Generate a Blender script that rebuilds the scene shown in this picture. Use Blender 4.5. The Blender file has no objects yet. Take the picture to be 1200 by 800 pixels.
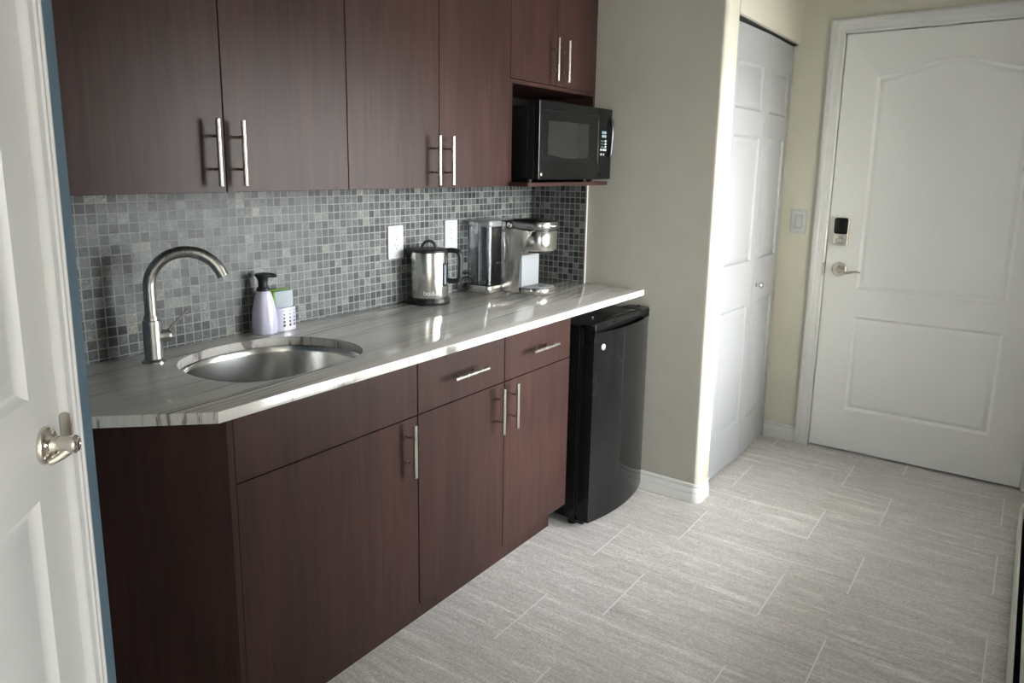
import bpy, bmesh, math, random
from mathutils import Vector, Matrix
random.seed(4)
C = bpy.context.scene.collection
R = math.radians
PI = math.pi

# ------------------------------------------------------------------ helpers
def link(name, me, mat, parent=None, kind=None, smooth=None):
    if me.users == 0 or True:
        me.name = name
    o = bpy.data.objects.new(name, me)
    C.objects.link(o)
    if mat is not None and not me.materials:
        me.materials.append(mat)
    if parent is not None:
        o.parent = parent
        inv = world_of(parent).inverted()
        me.transform(inv)
    if kind:
        o['kind'] = kind
    return o

def world_of(o):
    m = Matrix.LocRotScale(o.location, o.rotation_euler, o.scale)
    if o.parent is not None:
        m = world_of(o.parent) @ m
    return m

def fin(bm, smooth=None):
    bmesh.ops.recalc_face_normals(bm, faces=bm.faces)
    me = bpy.data.meshes.new('m')
    bm.to_mesh(me)
    bm.free()
    if smooth:
        for p in me.polygons:
            p.use_smooth = True
        try:
            me.set_sharp_from_angle(angle=R(smooth))
        except Exception:
            pass
    return me

def obj(name, bm, mat, parent=None, kind=None, smooth=None):
    return link(name, fin(bm, smooth), mat, parent, kind)

def tag(o, label, cat=None, group=None, kind=None):
    o['label'] = label
    if cat:
        o['category'] = cat
    if group:
        o['group'] = group
    if kind:
        o['kind'] = kind
    return o

def thing(name, label, cat, loc, rotz=0, group=None, kind=None):
    o = bpy.data.objects.new(name, None)
    o.empty_display_size = 0.05
    C.objects.link(o)
    o.location = loc
    o.rotation_euler = (0, 0, rotz)
    return tag(o, label, cat, group, kind)

def box(bm, x0, x1, y0, y1, z0, z1, bev=0.0, seg=2, M=None):
    v = [bm.verts.new((x, y, z)) for z in (z0, z1) for y in (y0, y1) for x in (x0, x1)]
    f = [bm.faces.new([v[i] for i in q]) for q in
         ((0, 2, 3, 1), (4, 5, 7, 6), (0, 1, 5, 4), (2, 6, 7, 3), (0, 4, 6, 2), (1, 3, 7, 5))]
    new = list(v)
    if bev > 0:
        es = list({e for q in f for e in q.edges})
        r = bmesh.ops.bevel(bm, geom=es, offset=bev, segments=seg, affect='EDGES', profile=0.5)
        new = list({w for w in r['verts']} | {w for w in v if w.is_valid})
    if M is not None:
        bmesh.ops.transform(bm, matrix=M, verts=[w for w in new if w.is_valid])
    return new

def bx(x0, x1, y0, y1, z0, z1, bev=0.0, seg=2):
    bm = bmesh.new()
    box(bm, x0, x1, y0, y1, z0, z1, bev, seg)
    return bm

def ring_faces(bm, a, b):
    n = len(a)
    for i in range(n):
        bm.faces.new((a[i], a[(i + 1) % n], b[(i + 1) % n], b[i]))

def lathe(bm, prof, cx, cy, n=40, cap=True, M=None):
    rings = []
    for r, z in prof:
        rings.append([bm.verts.new((cx + r * math.cos(2 * PI * k / n), cy + r * math.sin(2 * PI * k / n), z)) for k in range(n)])
    for a, b in zip(rings, rings[1:]):
        ring_faces(bm, a, b)
    if cap:
        bm.faces.new(rings[0][::-1])
        bm.faces.new(rings[-1])
    vs = [v for r_ in rings for v in r_]
    if M is not None:
        bmesh.ops.transform(bm, matrix=M, verts=vs)
    return vs

def tube(bm, pts, r, n=14, cap=True, closed=False):
    pts = [Vector(p) for p in pts]
    rr = r if isinstance(r, (list, tuple)) else [r] * len(pts)
    m = len(pts)
    rings = []
    prev = None
    for i, p in enumerate(pts):
        if closed:
            t = (pts[(i + 1) % m] - pts[i - 1]).normalized()
        else:
            t = (pts[min(i + 1, m - 1)] - pts[max(i - 1, 0)]).normalized()
        if prev is None:
            a = Vector((0, 0, 1)) if abs(t.z) < 0.9 else Vector((1, 0, 0))
            u = t.cross(a).normalized()
        else:
            u = (prev - t * prev.dot(t)).normalized()
        prev = u
        w = t.cross(u)
        rings.append([bm.verts.new(p + (u * math.cos(2 * PI * k / n) + w * math.sin(2 * PI * k / n)) * rr[i]) for k in range(n)])
    for a, b in zip(rings, rings[1:]):
        ring_faces(bm, a, b)
    if closed:
        ring_faces(bm, rings[-1], rings[0])
    elif cap:
        bm.faces.new(rings[0][::-1])
        bm.faces.new(rings[-1])
    return [v for q in rings for v in q]

def prism(bm, pts, z0, z1, bev=0.0):
    """polygon pts (x,y) extruded in z"""
    a = [bm.verts.new((x, y, z0)) for x, y in pts]
    b = [bm.verts.new((x, y, z1)) for x, y in pts]
    bm.faces.new(a[::-1])
    bm.faces.new(b)
    ring_faces(bm, a, b)
    return a + b

def sweep(bm, path, frames, prof):
    """profile (a,b) placed at each path point with frame (ua, ub)"""
    rings = []
    for p, (ua, ub) in zip(path, frames):
        p = Vector(p); ua = Vector(ua); ub = Vector(ub)
        rings.append([bm.verts.new(p + ua * a + ub * b) for a, b in prof])
    for a, b in zip(rings, rings[1:]):
        ring_faces(bm, a, b)
    bm.faces.new(rings[0][::-1])
    bm.faces.new(rings[-1])

def catmull(pts, n=6, closed=True):
    out = []
    m = len(pts)
    rng = range(m) if closed else range(m - 1)
    for i in rng:
        if closed:
            p0, p1, p2, p3 = (Vector(pts[(i + k) % m]) for k in (-1, 0, 1, 2))
        else:
            p0, p1, p2, p3 = (Vector(pts[min(max(i + k, 0), m - 1)]) for k in (-1, 0, 1, 2))
        for j in range(n):
            t = j / n
            out.append(0.5 * ((2 * p1) + (-p0 + p2) * t + (2 * p0 - 5 * p1 + 4 * p2 - p3) * t * t + (-p0 + 3 * p1 - 3 * p2 + p3) * t ** 3))
    if not closed:
        out.append(Vector(pts[-1]))
    return out

def inset(pts, d):
    """inset a closed counter-clockwise 2D polygon by d"""
    out = []
    n = len(pts)
    for i in range(n):
        p0, p1, p2 = Vector(pts[i - 1]), Vector(pts[i]), Vector(pts[(i + 1) % n])
        a = (p1 - p0).normalized(); b = (p2 - p1).normalized()
        na = Vector((-a.y, a.x)); nb = Vector((-b.y, b.x))
        s = (na + nb)
        s = s / max(s.length_squared, 1e-9) * 2
        out.append(p1 + s * d)
    return out

def fill_loops(bm, loops):
    es = []
    for vs in loops:
        for i in range(len(vs)):
            a, b = vs[i], vs[(i + 1) % len(vs)]
            e = bm.edges.get((a, b)) or bm.edges.new((a, b))
            es.append(e)
    bmesh.ops.triangle_fill(bm, use_beauty=True, use_dissolve=False, edges=es)

# ------------------------------------------------------------------ materials
class NT:
    def __init__(s, name):
        s.m = bpy.data.materials.new(name)
        s.m.use_nodes = True
        s.t = s.m.node_tree
        s.b = s.t.nodes['Principled BSDF']
    def n(s, typ, **k):
        q = s.t.nodes.new(typ)
        for a, b in k.items():
            setattr(q, a, b)
        return q
    def l(s, a, b):
        s.t.links.new(a, b)
    def set(s, sock, v):
        if hasattr(v, 'is_output'):
            s.l(v, sock)
        else:
            sock.default_value = v
    def math(s, op, a, b=0.0, c=None):
        q = s.n('ShaderNodeMath', operation=op)
        s.set(q.inputs[0], a); s.set(q.inputs[1], b)
        if c is not None:
            s.set(q.inputs[2], c)
        return q.outputs[0]
    def coord(s):
        q = s.n('ShaderNodeTexCoord')
        return q.outputs['Object']
    def sep(s, v):
        q = s.n('ShaderNodeSeparateXYZ'); s.l(v, q.inputs[0])
        return q.outputs
    def comb(s, x, y, z=0.0):
        q = s.n('ShaderNodeCombineXYZ')
        for i, v in enumerate((x, y, z)):
            s.set(q.inputs[i], v)
        return q.outputs[0]
    def noise(s, vec, scale, detail=3.0, rough=0.5, dist=0.0):
        q = s.n('ShaderNodeTexNoise')
        s.l(vec, q.inputs['Vector'])
        q.inputs['Scale'].default_value = scale
        q.inputs['Detail'].default_value = detail
        q.inputs['Roughness'].default_value = rough
        q.inputs['Distortion'].default_value = dist
        return q.outputs[0]
    def map(s, vec, scale=(1, 1, 1), loc=(0, 0, 0), rot=(0, 0, 0)):
        q = s.n('ShaderNodeMapping')
        s.l(vec, q.inputs[0])
        q.inputs['Scale'].default_value = scale
        q.inputs['Location'].default_value = loc
        q.inputs['Rotation'].default_value = rot
        return q.outputs[0]
    def ramp(s, f, stops, interp='LINEAR'):
        q = s.n('ShaderNodeValToRGB')
        q.color_ramp.interpolation = interp
        e = q.color_ramp.elements
        while len(e) < len(stops):
            e.new(0.5)
        for k, (p, c) in zip(e, stops):
            k.position = p
            k.color = (*c, 1) if len(c) == 3 else c
        s.l(f, q.inputs[0])
        return q.outputs[0]
    def mix(s, f, a, b, mode='MIX'):
        q = s.n('ShaderNodeMix', data_type='RGBA', blend_type=mode)
        s.set(q.inputs['Factor'], f)
        s.set(q.inputs['A'], a if hasattr(a, 'is_output') else (*a, 1))
        s.set(q.inputs['B'], b if hasattr(b, 'is_output') else (*b, 1))
        return q.outputs['Result']
    def bump(s, h, strength=0.2, dist=0.001):
        q = s.n('ShaderNodeBump')
        q.inputs['Strength'].default_value = strength
        q.inputs['Distance'].default_value = dist
        s.l(h, q.inputs['Height'])
        s.l(q.outputs[0], s.b.inputs['Normal'])
    def P(s, **k):
        names = dict(col='Base Color', rough='Roughness', metal='Metallic', spec='Specular IOR Level', coat='Coat Weight',
                     coatr='Coat Roughness', trans='Transmission Weight', ior='IOR', aniso='Anisotropic', alpha='Alpha')
        for a, v in k.items():
            if a == 'col' and not hasattr(v, 'is_output'):
                v = (*v, 1)
            s.set(s.b.inputs[names[a]], v)
        return s

def plain(name, col, rough=0.5, metal=0.0, spec=0.5, bump=0.0, bscale=300, var=0.04, **k):
    """colour with a faint procedural variation and optional fine bump"""
    t = NT(name)
    c = t.coord()
    f = t.noise(c, 9.0, 3)
    lo = tuple(v * (1 - var) for v in col); hi = tuple(min(1, v * (1 + var)) for v in col)
    t.P(col=t.ramp(f, [(0.3, lo), (0.7, hi)]), rough=rough, metal=metal, spec=spec, **k)
    if bump:
        t.bump(t.noise(c, bscale, 2), bump, 0.0006)
    return t.m

def brushed(name, col, rough, axis, amt=0.35):
    """brushed metal: fine streaks along one axis"""
    t = NT(name)
    sc = [220, 220, 220]; sc[axis] = 3
    v = t.map(t.coord(), scale=sc)
    f = t.noise(v, 1.0, 3, 0.6)
    lo = tuple(x * 0.88 for x in col)
    t.P(col=t.ramp(f, [(0.3, lo), (0.7, col)]), metal=1.0)
    g = t.n('ShaderNodeMapRange')
    t.l(f, g.inputs[0]); g.inputs[3].default_value = rough * (1 - amt); g.inputs[4].default_value = rough * (1 + amt)
    t.l(g.outputs[0], t.b.inputs['Roughness'])
    return t.m

def wood(name, base, dark, red, rough=0.34, sc=1.0, spec=0.5):
    t = NT(name)
    c = t.coord()
    big = t.noise(t.map(c, scale=(3.2 * sc, 3.2 * sc, 1.1 * sc)), 1.0, 2, 0.5, 0.5)
    grain = t.noise(t.map(c, scale=(42, 42, 2.6)), 1.0, 5, 0.65, 0.6)
    fine = t.noise(t.map(c, scale=(260, 260, 12)), 1.0, 3, 0.6)
    a = t.mix(t.ramp(big, [(0.35, (0, 0, 0)), (0.65, (1, 1, 1))]), base, red)
    b = t.mix(t.ramp(grain, [(0.32, (0.75, 0.75, 0.75)), (0.62, (0, 0, 0))]), a, dark)
    d = t.mix(t.ramp(fine, [(0.3, (0.25, 0.25, 0.25)), (0.6, (0, 0, 0))]), b, dark)
    t.P(col=d, rough=rough, spec=spec)
    t.bump(t.math('ADD', grain, t.math('MULTIPLY', fine, 0.5)), 0.06, 0.0006)
    return t.m

def mosaic(name, ax):
    t = NT(name)
    c = t.coord()
    s = t.sep(c)
    wob = t.noise(t.map(c, scale=(40, 40, 40)), 1.0, 2)
    w = t.math('MULTIPLY', t.math('SUBTRACT', wob, 0.5), 0.0020)
    p = 0.0268
    u = t.math('DIVIDE', t.math('ADD', t.math('ADD', s[ax], 10.0), w), p)
    v = t.math('DIVIDE', t.math('ADD', t.math('ADD', s[2], 0.003), w), p)
    cu = t.math('FLOOR', u); cv = t.math('FLOOR', v)
    fu = t.math('FRACT', u); fv = t.math('FRACT', v)
    eu = t.math('ABSOLUTE', t.math('SUBTRACT', fu, 0.5))
    ev = t.math('ABSOLUTE', t.math('SUBTRACT', fv, 0.5))
    e = t.math('MAXIMUM', eu, ev)
    tile = t.n('ShaderNodeMapRange'); t.l(e, tile.inputs[0])
    tile.inputs[1].default_value = 0.425; tile.inputs[2].default_value = 0.455
    tile.inputs[3].default_value = 1; tile.inputs[4].default_value = 0
    tile = tile.outputs[0]
    wn = t.n('ShaderNodeTexWhiteNoise', noise_dimensions='3D')
    t.l(t.comb(cu, cv, float(ax) * 7 + 3), wn.inputs['Vector'])
    col = t.ramp(wn.outputs[0], [(0.0, (0.020, 0.023, 0.024)), (0.2, (0.036, 0.041, 0.043)), (0.5, (0.056, 0.062, 0.064)),
                                 (0.8, (0.082, 0.089, 0.090)), (0.97, (0.135, 0.143, 0.14)), (1.0, (0.16, 0.152, 0.13))])
    # slate-like figure inside each tile, shifted per tile
    shift = t.n('ShaderNodeVectorMath', operation='MULTIPLY_ADD')
    t.l(wn.outputs[1], shift.inputs[0]); shift.inputs[1].default_value = (5, 5, 5); t.l(c, shift.inputs[2])
    vein = t.noise(shift.outputs[0], 70, 6, 0.8, 3.4)
    vc = t.ramp(vein, [(0.33, (0.25, 0.27, 0.28)), (0.45, (0.70, 0.70, 0.70)), (0.54, (1.15, 1.15, 1.13)), (0.62, (3.0, 3.0, 2.9))])
    tc = t.mix(0.85, col, vc, 'MULTIPLY')
    gn = t.noise(c, 500, 2)
    grout = t.ramp(gn, [(0.3, (0.20, 0.21, 0.205)), (0.7, (0.27, 0.28, 0.27))])
    t.P(col=t.mix(tile, grout, tc), spec=0.25)
    r = t.math('ADD', t.math('MULTIPLY', tile, -0.42), 0.82)
    t.l(r, t.b.inputs['Roughness'])
    t.bump(t.math('ADD', tile, t.math('MULTIPLY', vein, 0.35)), 0.5, 0.0014)
    return t.m

def stone(name):
    t = NT(name)
    c = t.coord()
    # slow wander of the bedding lines
    wander = t.noise(t.map(c, scale=(1.6, 1.6, 1.6)), 1.0, 3, 0.5)
    s = t.sep(c)
    yy = t.math('ADD', s[1], t.math('MULTIPLY', wander, 0.055))
    yy = t.math('ADD', yy, t.math('MULTIPLY', s[0], -0.055))
    lines = t.noise(t.comb(t.math('MULTIPLY', s[0], 1.1), t.math('MULTIPLY', yy, 85), t.math('MULTIPLY', s[2], 8)), 1.0, 4, 0.62)
    band = t.noise(t.comb(t.math('MULTIPLY', s[0], 0.8), t.math('MULTIPLY', yy, 11), s[2]), 1.0, 2, 0.5)
    spk = t.noise(c, 210, 3, 0.7)
    base = t.ramp(band, [(0.3, (0.56, 0.54, 0.505)), (0.7, (0.72, 0.70, 0.665))])
    l = t.ramp(lines, [(0.345, (0.32, 0.31, 0.30)), (0.385, (0.62, 0.61, 0.60)), (0.42, (0.97, 0.97, 0.97)), (0.68, (1.08, 1.08, 1.08))])
    a = t.mix(1.0, base, l, 'MULTIPLY')
    # crossing cracks seen on the edges
    vor = t.n('ShaderNodeTexVoronoi', feature='DISTANCE_TO_EDGE')
    t.l(t.map(c, scale=(7, 3.2, 3)), vor.inputs['Vector']); vor.inputs['Scale'].default_value = 1.0
    cr = t.math('ADD', vor.outputs[0], t.math('MULTIPLY', t.noise(c, 60, 3), 0.05))
    k = t.ramp(cr, [(0.024, (0.62, 0.63, 0.64)), (0.034, (1, 1, 1))])
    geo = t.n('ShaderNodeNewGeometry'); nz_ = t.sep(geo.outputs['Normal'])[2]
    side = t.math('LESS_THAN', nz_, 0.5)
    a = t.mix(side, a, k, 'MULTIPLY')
    a = t.mix(side, t.mix(1.0, a, (0.92, 0.92, 0.92), 'MULTIPLY'), t.mix(1.0, a, (0.95, 0.96, 0.985), 'MULTIPLY'))  # edges tinted lighter than the top, light on them put into colour
    b = t.mix(t.ramp(spk, [(0.35, (0.25, 0.25, 0.25)), (0.7, (0, 0, 0))]), a, (0.30, 0.29, 0.27))
    t.P(col=b, rough=0.07, spec=0.5)
    return t.m

def floor_tile(name):
    t = NT(name)
    c = t.coord()
    s = t.sep(c)
    W, L = 0.3075, 0.603
    u = t.math('DIVIDE', t.math('ADD', s[0], 0.345 + 40 * W), W)
    cu = t.math('FLOOR', u); fu = t.math('FRACT', u)
    par = t.math('MODULO', cu, 2.0)            # even column -> phase B (joint at -0.951)
    off = t.math('MULTIPLY', t.math('SUBTRACT', 1.0, par), 0.206)
    v = t.math('DIVIDE', t.math('ADD', t.math('ADD', s[1], 0.745 + 20 * L), off), L)
    cv = t.math('FLOOR', v); fv = t.math('FRACT', v)
    du = t.math('MULTIPLY', t.math('SUBTRACT', 0.5, t.math('ABSOLUTE', t.math('SUBTRACT', fu, 0.5))), W)
    dv = t.math('MULTIPLY', t.math('SUBTRACT', 0.5, t.math('ABSOLUTE', t.math('SUBTRACT', fv, 0.5))), L)
    ju = t.n('ShaderNodeMapRange'); t.l(du, ju.inputs[0]); ju.inputs[1].default_value = 0.0009; ju.inputs[2].default_value = 0.0017
    ju.inputs[3].default_value = 1; ju.inputs[4].default_value = 0
    jv = t.n('ShaderNodeMapRange'); t.l(dv, jv.inputs[0]); jv.inputs[1].default_value = 0.0017; jv.inputs[2].default_value = 0.0025
    jv.inputs[3].default_value = 1; jv.inputs[4].default_value = 0
    wn = t.n('ShaderNodeTexWhiteNoise', noise_dimensions='3D'); t.l(t.comb(cu, cv, 1.0), wn.inputs['Vector'])
    sh = t.n('ShaderNodeVectorMath', operation='MULTIPLY_ADD')
    t.l(wn.outputs[1], sh.inputs[0]); sh.inputs[1].default_value = (9, 9, 9); t.l(c, sh.inputs[2])
    st = t.noise(t.map(sh.outputs[0], scale=(30, 2.0, 1)), 1.0, 5, 0.62, 0.5)
    st2 = t.noise(t.map(sh.outputs[0], scale=(150, 14, 1)), 1.0, 5, 0.75, 0.8)
    gr = t.noise(t.map(sh.outputs[0], scale=(330, 120, 1)), 1.0, 3, 0.7)
    hue = t.noise(t.map(sh.outputs[0], scale=(6, 3, 1)), 1.0, 2)
    base = t.mix(hue, (0.59, 0.555, 0.535), (0.57, 0.565, 0.555))
    a = t.mix(1.0, base, t.ramp(st, [(0.30, (0.80, 0.795, 0.79)), (0.44, (0.97, 0.97, 0.97)), (0.56, (1.02, 1.02, 1.02)), (0.66, (1.26, 1.26, 1.26))]), 'MULTIPLY')
    a = t.mix(1.0, a, t.ramp(st2, [(0.34, (0.82, 0.80, 0.79)), (0.52, (1, 1, 1)), (0.66, (1.22, 1.22, 1.21))]), 'MULTIPLY')
    a = t.mix(1.0, a, t.ramp(gr, [(0.36, (0.74, 0.72, 0.72)), (0.64, (1.20, 1.20, 1.20))]), 'MULTIPLY')
    a = t.mix(1.0, a, t.ramp(wn.outputs[0], [(0, (0.95, 0.95, 0.95)), (1, (1.04, 1.04, 1.04))]), 'MULTIPLY')
    a = t.mix(t.math('MULTIPLY', ju.outputs[0], 0.6), a, (0.42, 0.40, 0.385))
    a = t.mix(jv.outputs[0], a, (0.78, 0.77, 0.75))
    t.P(col=a, rough=0.42, spec=0.4)
    j = t.math('MAXIMUM', ju.outputs[0], jv.outputs[0])
    t.bump(t.math('ADD', t.math('MULTIPLY', j, -0.5), t.math('MULTIPLY', st2, 0.3)), 0.25, 0.001)
    return t.m

def clear_glass(name, tint=(0.86, 0.88, 0.93), gloss_rough=0.02, base=0.06):
    m = bpy.data.materials.new(name); m.use_nodes = True
    nt = m.node_tree; nt.nodes.clear()
    out = nt.nodes.new('ShaderNodeOutputMaterial')
    tr = nt.nodes.new('ShaderNodeBsdfTransparent'); tr.inputs[0].default_value = (*tint, 1)
    gl = nt.nodes.new('ShaderNodeBsdfGlossy'); gl.inputs['Roughness'].default_value = gloss_rough
    fr = nt.nodes.new('ShaderNodeFresnel'); fr.inputs[0].default_value = 1.45
    ns = nt.nodes.new('ShaderNodeTexNoise'); ns.inputs['Scale'].default_value = 3
    ad = nt.nodes.new('ShaderNodeMath'); ad.operation = 'MULTIPLY_ADD'; ad.inputs[1].default_value = base; 
    nt.links.new(ns.outputs[0], ad.inputs[0]); nt.links.new(fr.outputs[0], ad.inputs[2])
    mx = nt.nodes.new('ShaderNodeMixShader')
    nt.links.new(ad.outputs[0], mx.inputs[0]); nt.links.new(tr.outputs[0], mx.inputs[1]); nt.links.new(gl.outputs[0], mx.inputs[2])
    nt.links.new(mx.outputs[0], out.inputs[0])
    return m

M = {}
M['cab'] = wood('espresso_wood', (0.034, 0.0165, 0.0140), (0.018, 0.010, 0.0092), (0.050, 0.0225, 0.0180), 0.38, spec=0.2)
M['cab_inner'] = plain('dark_cabinet_core', (0.012, 0.008, 0.007), 0.5)
M['tile_back'] = mosaic('slate_mosaic_back', 0)
M['tile_side'] = mosaic('slate_mosaic_side', 1)
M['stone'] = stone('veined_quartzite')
M['floor'] = floor_tile('striated_porcelain_tile')
M['beige'] = plain('beige_paint', (0.56, 0.54, 0.455), 0.6, bump=0.12, bscale=260, var=0.02)
M['shaded_beige'] = plain('shaded_beige_paint', (0.36, 0.35, 0.31), 0.55, bump=0.12, bscale=260, var=0.025)  # darker copy of the beige paint, with the wall's shade in its colour
M['blue'] = plain('slate_blue_paint', (0.085, 0.14, 0.19), 0.55, bump=0.1, bscale=260, var=0.03)
M['ceil'] = plain('ceiling_paint', (0.78, 0.78, 0.76), 0.8, bump=0.3, bscale=180)
M['white'] = plain('white_trim_paint', (0.64, 0.64, 0.63), 0.35, var=0.01)
def door_paint(name, col):
    t = NT(name)
    c = t.coord()
    g = t.noise(t.map(c, scale=(230, 230, 7)), 1.0, 4, 0.6, 0.8)
    t.P(col=t.ramp(t.noise(c, 4, 2), [(0.3, tuple(v * 0.985 for v in col)), (0.7, col)]), rough=0.4)
    t.bump(g, 0.10, 0.0006)
    return t.m
M['door'] = door_paint('door_enamel', (0.78, 0.78, 0.765))
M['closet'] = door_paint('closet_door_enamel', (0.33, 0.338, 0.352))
M['nickel'] = brushed('brushed_nickel', (0.70, 0.68, 0.64), 0.26, 2)
M['nickel_smooth'] = plain('satin_nickel', (0.66, 0.62, 0.56), 0.22, metal=1.0, var=0.03)
M['steel'] = brushed('brushed_steel', (0.66, 0.65, 0.62), 0.22, 2)
M['steel_h'] = plain('satin_steel_basin', (0.56, 0.56, 0.55), 0.22, metal=1.0, var=0.05)
M['faucet'] = brushed('faucet_nickel', (0.50, 0.495, 0.48), 0.30, 2)
M['chrome'] = plain('polished_chrome', (0.80, 0.80, 0.80), 0.08, metal=1.0, var=0.02)
M['blackgloss'] = plain('black_gloss_enamel', (0.008, 0.0083, 0.0085), 0.06, var=0.1, spec=0.2)
M['blackcase'] = plain('black_textured_case', (0.008, 0.008, 0.0085), 0.38, var=0.1, bump=0.1, bscale=500, spec=0.3)
M['black'] = plain('black_plastic', (0.010, 0.010, 0.011), 0.38, var=0.1, spec=0.3)
M['black_soft'] = plain('soft_black_plastic', (0.014, 0.015, 0.017), 0.42, var=0.1, spec=0.3)
M['mwglass'] = plain('smoked_window', (0.018, 0.019, 0.0175), 0.22, var=0.06, spec=0.16)
M['mwface'] = plain('microwave_face', (0.006, 0.0063, 0.006), 0.22, var=0.06, spec=0.14)
M['plate'] = plain('white_plastic', (0.48, 0.485, 0.50), 0.3, var=0.01)
M['slot'] = plain('slot_shadow_plastic', (0.05, 0.05, 0.05), 0.5)
M['lav'] = plain('lavender_white_plastic', (0.50, 0.50, 0.63), 0.22, var=0.01, coat=0.4)
M['sponge_g'] = plain('green_scourer', (0.16, 0.33, 0.03), 0.9, var=0.3, bump=0.6, bscale=700)
M['sponge_b'] = plain('pale_blue_sponge', (0.33, 0.385, 0.415), 0.9, var=0.12, bump=0.6, bscale=500)
M['greyplastic'] = plain('light_grey_plastic', (0.25, 0.265, 0.28), 0.38, var=0.02)
M['midgrey'] = plain('grey_plastic', (0.23, 0.235, 0.235), 0.3, var=0.03)
M['clear'] = clear_glass('smoky_clear_plastic', (0.95, 0.96, 0.98), 0.05, 0.02)
M['pane'] = clear_glass('window_glass', (0.97, 0.98, 0.98), 0.0, 0.02)
M['print'] = plain('pale_printing', (0.50, 0.55, 0.60), 0.5)
M['print_blue'] = plain('blue_grey_printing', (0.22, 0.32, 0.38), 0.5)
M['heater'] = plain('cream_heater_enamel', (0.66, 0.66, 0.60), 0.35, var=0.02)
M['fin'] = plain('dark_heater_fins', (0.02, 0.02, 0.02), 0.5)
M['gasket'] = plain('black_rubber', (0.006, 0.006, 0.006), 0.6)

# ------------------------------------------------------------------ survey of the room (metres)
H = 0.902; T = 0.0257; DC = 0.597; DB = 0.572; DU = 0.325
HU = 1.342; YS = 0.887; XE = 1.027; ZC = 2.44
YR = -2.085                      # wall with the heater
WA = R(45.36); Q = Vector((-2.4036, -0.8391, 0))
E45 = Vector((-math.cos(WA), -math.sin(WA), 0))     # along the angled wall, away from the kitchen
N45 = Vector((math.sin(WA), -math.cos(WA), 0))      # towards the room
def w45(s, off, z):
    return Q + E45 * s + N45 * off + Vector((0, 0, z))

def struct(name, bm, mat, label, smooth=None):
    o = obj(name, bm, mat, None, 'structure', smooth)
    o['label'] = label
    return o

# floor & ceiling
struct('floor', bx(-6.2, 1.15, -5.3, 0.12, -0.06, 0.0), M['floor'], 'grey striated porcelain tile floor laid in thirds offset')
struct('ceiling', bx(-6.2, 1.15, -5.3, 0.12, ZC, ZC + 0.06), M['ceil'], 'white ceiling over the kitchenette')
# back wall behind kitchenette
struct('wall_back', bx(-2.9, 0.0, 0.0, 0.12, 0, ZC), M['shaded_beige'], 'wall in shade-darkened beige paint behind the tiles and cabinets')
# side wall, rounded outer corner, closet face and header: one L profile with bullnose
rb = 0.022
pts = [(0.0, 0.0), (0.0, -(YS - rb))]
for k in range(1, 9):
    a = PI + (PI / 2) * k / 8
    pts.append((rb + rb * math.cos(a), -(YS - rb) + rb * math.sin(a)))
xo = 0.133; rj = 0.012
pts += [(xo - rj, -YS)]
for k in range(1, 6):
    a = -PI / 2 + (PI / 2) * k / 5
    pts.append((xo - rj + rj * math.cos(a), -(YS - rj) + rj * math.sin(a)))
pts += [(xo, -0.78), (0.1, -0.78), (0.1, 0.0)]
# same beige paint: side face darkened for its shade, closet face left lighter
bm = bmesh.new(); prism(bm, pts, 0, ZC)
o = struct('wall_side', bm, M['shaded_beige'], 'beige side wall right of the fridge, darkened for its shade, with rounded lighter corner', smooth=35)
o.data.materials.append(M['beige'])
for p in o.data.polygons:
    if p.normal.y < -0.35 or (p.normal.x > 0.5) :
        p.material_index = 1
struct('wall_closet', bx(xo - 0.001, XE, -YS, -0.78, 2.0215, ZC), M['beige'], 'beige wall above the bifold closet door')
struct('wall_closet_inside', bx(0.1, XE, -0.42, -0.40, 0, ZC), M['ceil'], 'plain wall inside the closet')
# entry wall with door opening
bm = bmesh.new()
YD0, YD1, ZD = -1.093, -2.0025, 2.053
box(bm, XE, XE + 0.12, YD0 + 0.012, 0.12, 0, ZC)
box(bm, XE, XE + 0.12, YD1 - 0.012, YD0 + 0.012, ZD + 0.012, ZC)
box(bm, XE, XE + 0.12, -2.3, YD1 - 0.012, 0, ZC)
struct('wall_entry', bm, M['beige'], 'beige wall around the entry door')
# right wall with heater and window; beyond it the living area
WX0, WX1, WZ0, WZ1 = -1.20, 0.50, 0.40, 1.85
bm = bmesh.new()
box(bm, -2.20, WX0, YR - 0.15, YR, 0, ZC)
box(bm, WX1, XE + 0.12, YR - 0.15, YR, 0, ZC)
box(bm, WX0, WX1, YR - 0.15, YR, 0, WZ0)
box(bm, WX0, WX1, YR - 0.15, YR, WZ1, ZC)
struct('wall_right', bm, M['beige'], 'beige wall with the window above the baseboard heater')
# niche return + angled blue wall as one solid
bm = bmesh.new()
D0, D1 = 0.080, 0.080 + 0.765     # door opening along the wall
prism(bm, [(-2.236, 0.12), (-2.9, 0.12), tuple(w45(D0 - 0.012, -0.14, 0).xy), tuple(w45(D0 - 0.012, 0, 0).xy), tuple(Q.xy), (-2.236, -0.43)], 0, ZC)
prism(bm, [tuple(w45(D1 + 0.012, -0.14, 0).xy), tuple(w45(3.2, -0.14, 0).xy), tuple(w45(3.2, 0, 0).xy), tuple(w45(D1 + 0.012, 0, 0).xy)], 0, ZC)
prism(bm, [tuple(w45(D0 - 0.012, -0.14, 0).xy), tuple(w45(D1 + 0.012, -0.14, 0).xy), tuple(w45(D1 + 0.012, 0, 0).xy), tuple(w45(D0 - 0.012, 0, 0).xy)], 2.062, ZC)
struct('wall_left', bm, M['blue'], 'slate blue angled wall holding the white door at left')
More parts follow.
